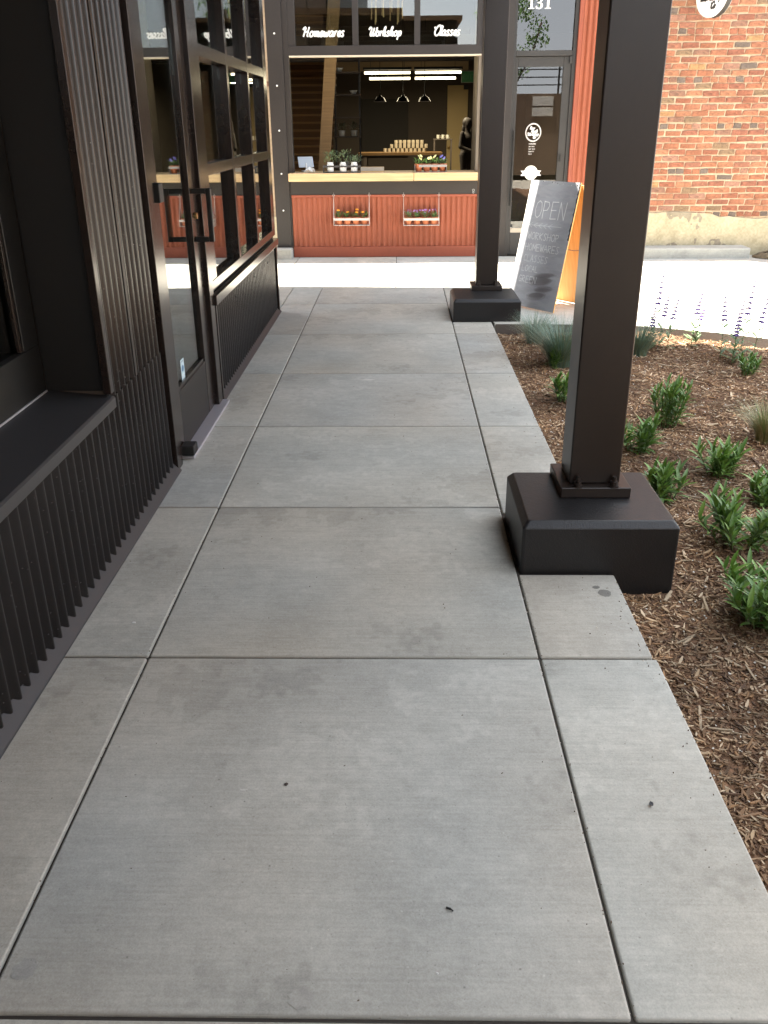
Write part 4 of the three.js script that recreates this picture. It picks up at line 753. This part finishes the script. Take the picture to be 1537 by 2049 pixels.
rack(0.04, 0.495, 0.4, 'hanging metal rack holding four pots of purple flowers');
for (let k = 0; k < 4; k++) {
  flowerPot([-0.85 + 0.065 + k * 0.109, 0.4115, zf + 0.108], 'marigold', 'terracotta pot of orange marigolds in a hanging rack', 'marigold pots', k + 1);
  flowerPot([0.04 + 0.063 + k * 0.109, 0.4065, zf + 0.108], 'lilac', 'terracotta pot of small purple flowers in a hanging rack', 'purple flower pots', k + 11);
}
{ const hk = thing('spare_hook', 'bare double hook on the dark band near the post', 'hook', [0.925, 0.76, zf + 0.021]); mk('eye', new THREE.TorusGeometry(0.013, 0.003, 6, 14).translate(0, 0.05, 0.006), chrome, hk); mk('link', new THREE.TorusGeometry(0.013, 0.003, 6, 14).rotateY(0.8).translate(0, 0.025, 0.008), chrome, hk); }
{ // pansy rack on the counter
  const t = thing('counter_rack', 'metal rack of pansy pots standing on the wooden counter', 'plant rack', [0.38, 1.0285, zf + 0.02]), galv = std(lin(0.3, 0.28, 0.27), 0.5, { metalness: 0.3 });
  mk('tray', B(-0.2, 0.2, 0, 0.005, -0.065, 0.065, 0.001), galv, t); for (const z of [-0.066, 0.062]) mk('rail', B(-0.15, 0.2, 0.06, 0.088, z, z + 0.004, 0.001), galv, t); for (const x of [-0.2, 0.196]) mk('end_strap', B(x, x + 0.004, 0.0055, 0.085, -0.061, 0.061, 0.001), galv, t);
  for (let k = 0; k < 4; k++) flowerPot([0.38 - 0.15 + k * 0.1, 1.034, zf + 0.018], k === 3 ? 'viola' : 'pansy', k === 3 ? 'terracotta pot of dark blue violas on the counter' : 'terracotta pot of pale yellow pansies on the counter', k === 3 ? undefined : 'pansy pots on the counter', k + 21);
}
{ // white jars in a dark rack
  const t = thing('jar_rack', 'low dark rack with three white jars on the counter', 'plant rack', [-0.735, 1.0285, zf + 0.03]), m = std(lin(0.05, 0.045, 0.045), 0.5);
  mk('base', B(-0.235, 0.235, 0, 0.012, -0.055, 0.055, 0.002), m, t); for (const z of [-0.06, 0.056]) mk('rail', B(-0.235, 0.235, 0.065, 0.085, z, z + 0.004, 0.001), m, t); for (const x of [-0.235, 0.229]) mk('end', B(x, x + 0.006, 0.0125, 0.09, -0.055, 0.055, 0.001), m, t);
  [[-0.145, 0.13, 0.16, [0.10, 0.16, 0.07]], [0.015, 0.17, 0.19, [0.12, 0.17, 0.08]], [0.155, 0.12, 0.1, [0.09, 0.14, 0.07]]].forEach(([x, w, h, c], k) => {
    const p = thing('herb_jar', ['white jar with upright rosemary like herb on the counter', 'white jar with the bushiest herb on the counter', 'white jar with the lowest herb beside the wooden tray'][k], 'potted herb', [-0.735 + x, 1.041, zf + 0.03]);
    mk('jar', lathe([[0.001, 0], [0.036, 0], [0.042, 0.006], [0.042, 0.085], [0.036, 0.097], [0.036, 0.11], [0.032, 0.11], [0.032, 0.095], [0.001, 0.09]], 20), white, p); mk('foliage', foliageBall(90, w, h, 0.05, 0.009, 700 + k, 0.1), leafMat(c), p);
  });
}

// ------------------------------------------------------------------ chalkboard A-frame sign
{
  const Wb = 0.61, Hb = 1.11, yaw = Math.atan2(-0.806, 0.593); // board faces (-0.806, 0, 0.593)
  const t = thing('chalkboard_sign', 'leaning A-frame chalkboard sign reading OPEN beside the far post', 'sign', [1.201, 0.0, -8.216], yaw);
  const cv = document.createElement('canvas'); cv.width = 512; cv.height = 960; const c = cv.getContext('2d'), r = rng(99);
  c.fillStyle = '#98999d'; c.fillRect(0, 0, 512, 960);
  for (let k = 0; k < 420; k++) { const x = r() * 512, y = r() * 960, w = 30 + r() * 120, h = 5 + r() * 26; c.fillStyle = r() < 0.55 ? `rgba(165,167,172,${0.03 + r() * 0.05})` : `rgba(95,93,95,${0.03 + r() * 0.06})`; c.beginPath(); c.ellipse(x, y, w, h, (r() - 0.5) * 0.7, 0, 7); c.fill(); }
  for (const [x, y, w, h] of [[330, 690, 110, 18], [300, 740, 150, 26], [340, 800, 90, 16], [280, 850, 120, 20]]) for (let k = 0; k < 5; k++) { c.fillStyle = 'rgba(62,57,58,0.14)'; c.beginPath(); c.ellipse(x + r() * 30, y + r() * 20, w * (0.6 + r() * 0.5), h * (0.6 + r()), -0.15, 0, 7); c.fill(); }
  // bare primer at the ragged edges of the paint
  c.fillStyle = '#e6e4de'; c.beginPath(); c.moveTo(0, 0); c.lineTo(14, 0); for (let y = 0; y <= 640; y += 16) c.lineTo(9 + r() * 12 - y * 0.012, y); c.lineTo(0, 640); c.fill();
  c.fillStyle = '#2c2a2b'; c.beginPath(); c.moveTo(512, 0); for (let y = 0; y <= 420; y += 12) c.lineTo(494 + r() * 12, y); c.lineTo(512, 420); c.fill();
  for (let k = 0; k < 26; k++) { c.fillStyle = r() < 0.5 ? '#2c2a2b' : '#c2c0ba'; c.fillRect(r() * 512, r() * 22, 3 + r() * 10, 2 + r() * 6); }
  const F = { O: [[[0.5, 0], [0.15, 0.15], [0, 0.5], [0.15, 0.88], [0.5, 1], [0.85, 0.85], [1, 0.5], [0.85, 0.12], [0.5, 0]]], P: [[[0.05, 1], [0, 0]], [[0, 0.02], [0.7, 0.05], [0.85, 0.25], [0.6, 0.5], [0.05, 0.55]]], E: [[[0.9, 0], [0, 0.02], [0.03, 1], [0.9, 0.97]], [[0, 0.5], [0.75, 0.48]]], N: [[[0, 1], [0.02, 0], [0.85, 1], [0.95, 0]]], W: [[[0, 0], [0.2, 1], [0.5, 0.3], [0.75, 1], [1, 0]]], R: [[[0.05, 1], [0, 0]], [[0, 0.02], [0.75, 0.08], [0.8, 0.3], [0, 0.55], [0.9, 1]]], K: [[[0, 0], [0.05, 1]], [[0.9, 0], [0.05, 0.5], [0.9, 1]]], S: [[[0.9, 0.08], [0.4, 0], [0.1, 0.2], [0.5, 0.5], [0.85, 0.75], [0.5, 1], [0, 0.9]]], H: [[[0, 0], [0.04, 1]], [[0.9, 0], [0.92, 1]], [[0, 0.5], [0.9, 0.47]]], M: [[[0, 1], [0.1, 0], [0.5, 0.7], [0.9, 0], [1, 1]]], A: [[[0, 1], [0.45, 0], [0.95, 1]], [[0.15, 0.62], [0.8, 0.6]]], C: [[[0.9, 0.1], [0.4, 0], [0.05, 0.45], [0.3, 0.95], [0.9, 0.9]]], L: [[[0, 0], [0.03, 1], [0.85, 0.97]]], G: [[[0.9, 0.12], [0.4, 0], [0.05, 0.45], [0.3, 0.97], [0.9, 0.9], [0.92, 0.55], [0.55, 0.55]]] };
  const write = (s, x, y, w, h, lw, alpha) => { c.lineWidth = lw; c.lineCap = 'round'; c.lineJoin = 'round'; for (const ch of s) { for (const st of F[ch]) for (let p = 0; p < 2; p++) { c.strokeStyle = `rgba(245,245,240,${alpha * (0.6 + r() * 0.4)})`; c.beginPath(); st.forEach(([a, b], i) => { const X = x + a * w * 0.8 + (r() - 0.5) * 2.5, Y = y + b * h + (r() - 0.5) * 2.5; i ? c.lineTo(X, Y) : c.moveTo(X, Y); }); c.stroke(); } x += w; } };
  write('OPEN', 105, 150, 84, 128, 5, 0.6);
  c.strokeStyle = 'rgba(245,245,240,0.4)'; c.lineWidth = 4; c.beginPath(); c.moveTo(60, 335); c.lineTo(410, 330); c.stroke();
  for (let k = 0; k < 5; k++) { const x = 70 + k * 52; c.beginPath(); c.moveTo(x + 36, 316); c.lineTo(x, 334); c.lineTo(x + 34, 352); c.stroke(); }
  write('WORKSHOP', 82, 388, 42, 52, 4, 0.4); write('HOMEWARES', 78, 474, 41, 52, 4, 0.4); write('CLASSES', 85, 560, 38, 50, 4, 0.36); write('LOCAL', 88, 640, 37, 46, 4, 0.36); write('GREEN', 76, 722, 40, 50, 4, 0.4);
  const tx = new THREE.CanvasTexture(cv); tx.colorSpace = THREE.SRGBColorSpace;
  const chalk = std(lin(1, 1, 1), 0.36, { map: tx });
  const off = 0.235, base = 0.535, len = Math.hypot(Hb, off), ang = Math.atan2(off, 1.085);
  // front panel: plywood sheet with painted face
  const f = sub('front_panel', t); f.rotation.x = -ang;
  mk('plywood', B(-Wb / 2, Wb / 2, 0.012, len, -0.012, 0, 0.001), ply, f);
  mk('chalk_face', new THREE.PlaneGeometry(Wb, len - 0.012).translate(0, (len + 0.012) / 2, 0.0015), chalk, f);
  const b = sub('back_panel', t, [0, 0, -base]); b.rotation.x = Math.atan2(base - off - 0.03, 1.085);
  mk('plywood', B(-Wb / 2, Wb / 2, 0.004, 1.118, -0.012, 0, 0.001), ply, b);
  for (const x of [-0.2, 0.2]) mk('top_hinge', B(x - 0.03, x + 0.03, 1.075, 1.1, -off - 0.03, -off - 0.012, 0.002), chrome, t);
  mk('cord', tube([[0.28, 0.56, -0.13], [0.285, 0.535, -0.25], [0.28, 0.54, -0.4]], 0.003, 12, 6), rubber, t);
}

// ------------------------------------------------------------------ person in the shop
{
  const t = thing('person', 'person in dark clothes standing at the back of the shop', 'person', [1.46, 0, -21.0], 0.9);
  const N = 64, mc = new MarchingCubes(N, new THREE.MeshBasicMaterial(), false, false, 60000), S = 0.92; // covers -S..S, centre at y 0.86
  const J = { pel: [0, 0.95, 0], che: [0, 1.25, 0.02], nec: [0, 1.43, 0.02], hed: [0, 1.55, 0.04] };
  const bones = [[J.pel, J.che, 0.125, 0.14], [J.che, J.nec, 0.12, 0.055], [J.nec, J.hed, 0.05, 0.085], [[0, 1.55, 0.035], [0, 1.6, 0.03], 0.085, 0.09]];
  for (const s of [-1, 1]) { bones.push([[s * 0.16, 1.37, 0], [s * 0.22, 1.1, 0.0], 0.052, 0.042], [[s * 0.22, 1.1, 0], [s * 0.13, 1.02, 0.22], 0.042, 0.032], [[s * 0.13, 1.02, 0.22], [s * 0.1, 1.03, 0.3], 0.032, 0.02], [[s * 0.09, 0.92, 0], [s * 0.1, 0.5, 0.02], 0.095, 0.06], [[s * 0.1, 0.5, 0.02], [s * 0.1, 0.09, 0], 0.058, 0.042], [[s * 0.1, 0.06, -0.02], [s * 0.11, 0.045, 0.15], 0.045, 0.035]); }
  const cap = (p, a, b, ra, rb2) => { const ab = [b[0] - a[0], b[1] - a[1], b[2] - a[2]], ap = [p[0] - a[0], p[1] - a[1], p[2] - a[2]], h = Math.max(0, Math.min(1, (ab[0] * ap[0] + ab[1] * ap[1] + ab[2] * ap[2]) / (ab[0] ** 2 + ab[1] ** 2 + ab[2] ** 2))); return Math.hypot(ap[0] - ab[0] * h, ap[1] - ab[1] * h, ap[2] - ab[2] * h) - (ra + (rb2 - ra) * h); };
  mc.isolation = 0;
  for (let k = 0; k < N; k++) for (let j = 0; j < N; j++) for (let i = 0; i < N; i++) { const p = [((i - N / 2) / (N / 2)) * S, ((j - N / 2) / (N / 2)) * S + 0.86, ((k - N / 2) / (N / 2)) * S]; let d = 9; for (const [a, b, ra, rb2] of bones) { const q = cap(p, a, b, ra, rb2), h = Math.max(0, Math.min(1, 0.5 + (0.5 * (d - q)) / 0.03)); d = d * (1 - h) + q * h - 0.03 * h * (1 - h); } mc.field[i + j * N + k * N * N] = -d; }
  mc.update();
  const n = mc.count ?? mc.geometry.drawRange.count, g = new THREE.BufferGeometry();
  g.setAttribute('position', new THREE.BufferAttribute(mc.positionArray.slice(0, n * 3), 3)); g.setAttribute('normal', new THREE.BufferAttribute(mc.normalArray.slice(0, n * 3), 3));
  g.scale(S, S, S); g.translate(0, 0.86, 0);
  mk('body', boxUV(g), std(lin(0.04, 0.032, 0.028), 0.9), t);
  const hair = new THREE.SphereGeometry(0.105, 20, 14); hair.scale(0.95, 1.05, 0.95); hair.translate(0, 1.59, 0.0); const hb = new THREE.SphereGeometry(0.09, 16, 10); hb.scale(0.95, 1.6, 0.6); hb.translate(0, 1.46, -0.05);
  mk('hair', merge([hair, hb]), std(lin(0.02, 0.014, 0.01), 0.6), t);
}

// ------------------------------------------------------------------ bits on the walkway
const bitW = std(lin(0.7, 0.7, 0.68), 0.8);
function chip(x, z, s, label, mat, cat, seed, flat = 0.5) { const g = new THREE.IcosahedronGeometry(s, 1), p = g.attributes.position, r = rng(seed); const mp = new Map(); for (let i = 0; i < p.count; i++) { const k = `${p.getX(i).toFixed(4)},${p.getY(i).toFixed(4)},${p.getZ(i).toFixed(4)}`; if (!mp.has(k)) mp.set(k, 0.7 + r() * 0.6); const q = mp.get(k); p.setXYZ(i, p.getX(i) * q, p.getY(i) * q * flat, p.getZ(i) * q); } g.computeVertexNormals(); g.computeBoundingBox(); g.translate(0, -g.boundingBox.min.y, 0); const m = mk(cat, boxUV(g), mat); m.position.set(x, 0.0003, z); tag(m, label, cat.replace('_', ' ')); return m; }
chip(0.641, -1.737, 0.006, 'small dark pebble on the pale outer strip of the walkway', std(lin(0.06, 0.06, 0.065), 0.7), 'pebble', 1, 0.8);
chip(-0.937, -2.619, 0.006, 'white paper crumb on the narrow slab by the black wall', bitW, 'paper_crumb', 2, 0.3);
chip(-0.302, -1.806, 0.005, 'dark leaf crumb in the middle of the walkway', std(lin(0.08, 0.06, 0.05), 0.9), 'leaf_crumb', 3, 0.4);
chip(0.076, -1.249, 0.0025, 'tiny white grain on the central slab', bitW, 'grain', 4, 0.6);
{ const g = merge([bar([-0.006, 0.003, -0.003], [0.004, 0.003, 0.001], 0.0026, 6), bar([0.004, 0.003, 0.001], [0.009, 0.003, 0.006], 0.0018, 6)]); const m = mk('twig', g, rubber); m.position.set(0.108, 0.0003, -1.409); tag(m, 'short black twig lying on the central slab', 'twig'); }

// ------------------------------------------------------------------ what the shop glass mirrors, behind the camera
{
  const t = thing('terrace_building', 'low brown building with a railed roof terrace behind the walkway', 'building', [0, 0, 0]);
  mk('wall', B(-1.1, 10, 0, 2.4, 7, 10.9, 0), std(lin(0.2, 0.14, 0.1), 0.9), t);
  mk('wing', B(6.4, 12, 0, 8, -0.5, 6.99, 0), std(lin(0.2, 0.14, 0.1), 0.9), t);
  for (let k = 0; k < 5; k++) mk('rail', bar([1.7, 2.65 + k * 0.22, 7.1], [9.9, 2.65 + k * 0.22, 7.1], 0.018), rubber, t);
  for (let k = 0; k < 6; k++) mk('rail_post', bar([1.8 + k * 1.6, 2.4, 7.1], [1.8 + k * 1.6, 3.6, 7.1], 0.03), rubber, t);
  for (const [y0, y1] of [[1.75, 2.0], [2.05, 2.32]]) mk('sign_board', B(4.2, 4.85, y0, y1, 6.95, 6.999, 0.002), white, t);
}
{
  const t = thing('young_tree', 'young leafy tree behind the roof terrace', 'tree', [4.2, 0, 13.5]); const r = rng(55);
  mk('trunk', merge([tube([[0, 0, 0], [0.05, 2.5, 0], [0, 5.5, 0.1]], 0.07, 10, 8), tube([[0.03, 2.6, 0], [0.8, 4, 0.2], [1.1, 5, 0.3]], 0.035, 8, 6), tube([[0.03, 3, 0], [-0.7, 4.2, -0.2], [-1, 5.2, -0.2]], 0.035, 8, 6)]), std(lin(0.12, 0.09, 0.07), 0.9), t);
  const ls = []; for (let i = 0; i < 1600; i++) { const g = leafGeo(0.12, 0.07); g.rotateX(r() * 3); g.rotateY(r() * 6.28); const c = Math.floor(r() * 14), ca = c * 2.4, cy = 3.4 + (c / 14) * 2.6, cr = 0.3 + 0.8 * Math.sin((c / 14) * 3.1); g.translate(Math.cos(ca) * cr + (r() + r() - 1) * 0.5, cy + (r() + r() - 1) * 0.4, Math.sin(ca) * cr + (r() + r() - 1) * 0.5); ls.push(g); }
  mk('crown', merge(ls), leafMats[1], t);
}
renderer.render(scene, camera);
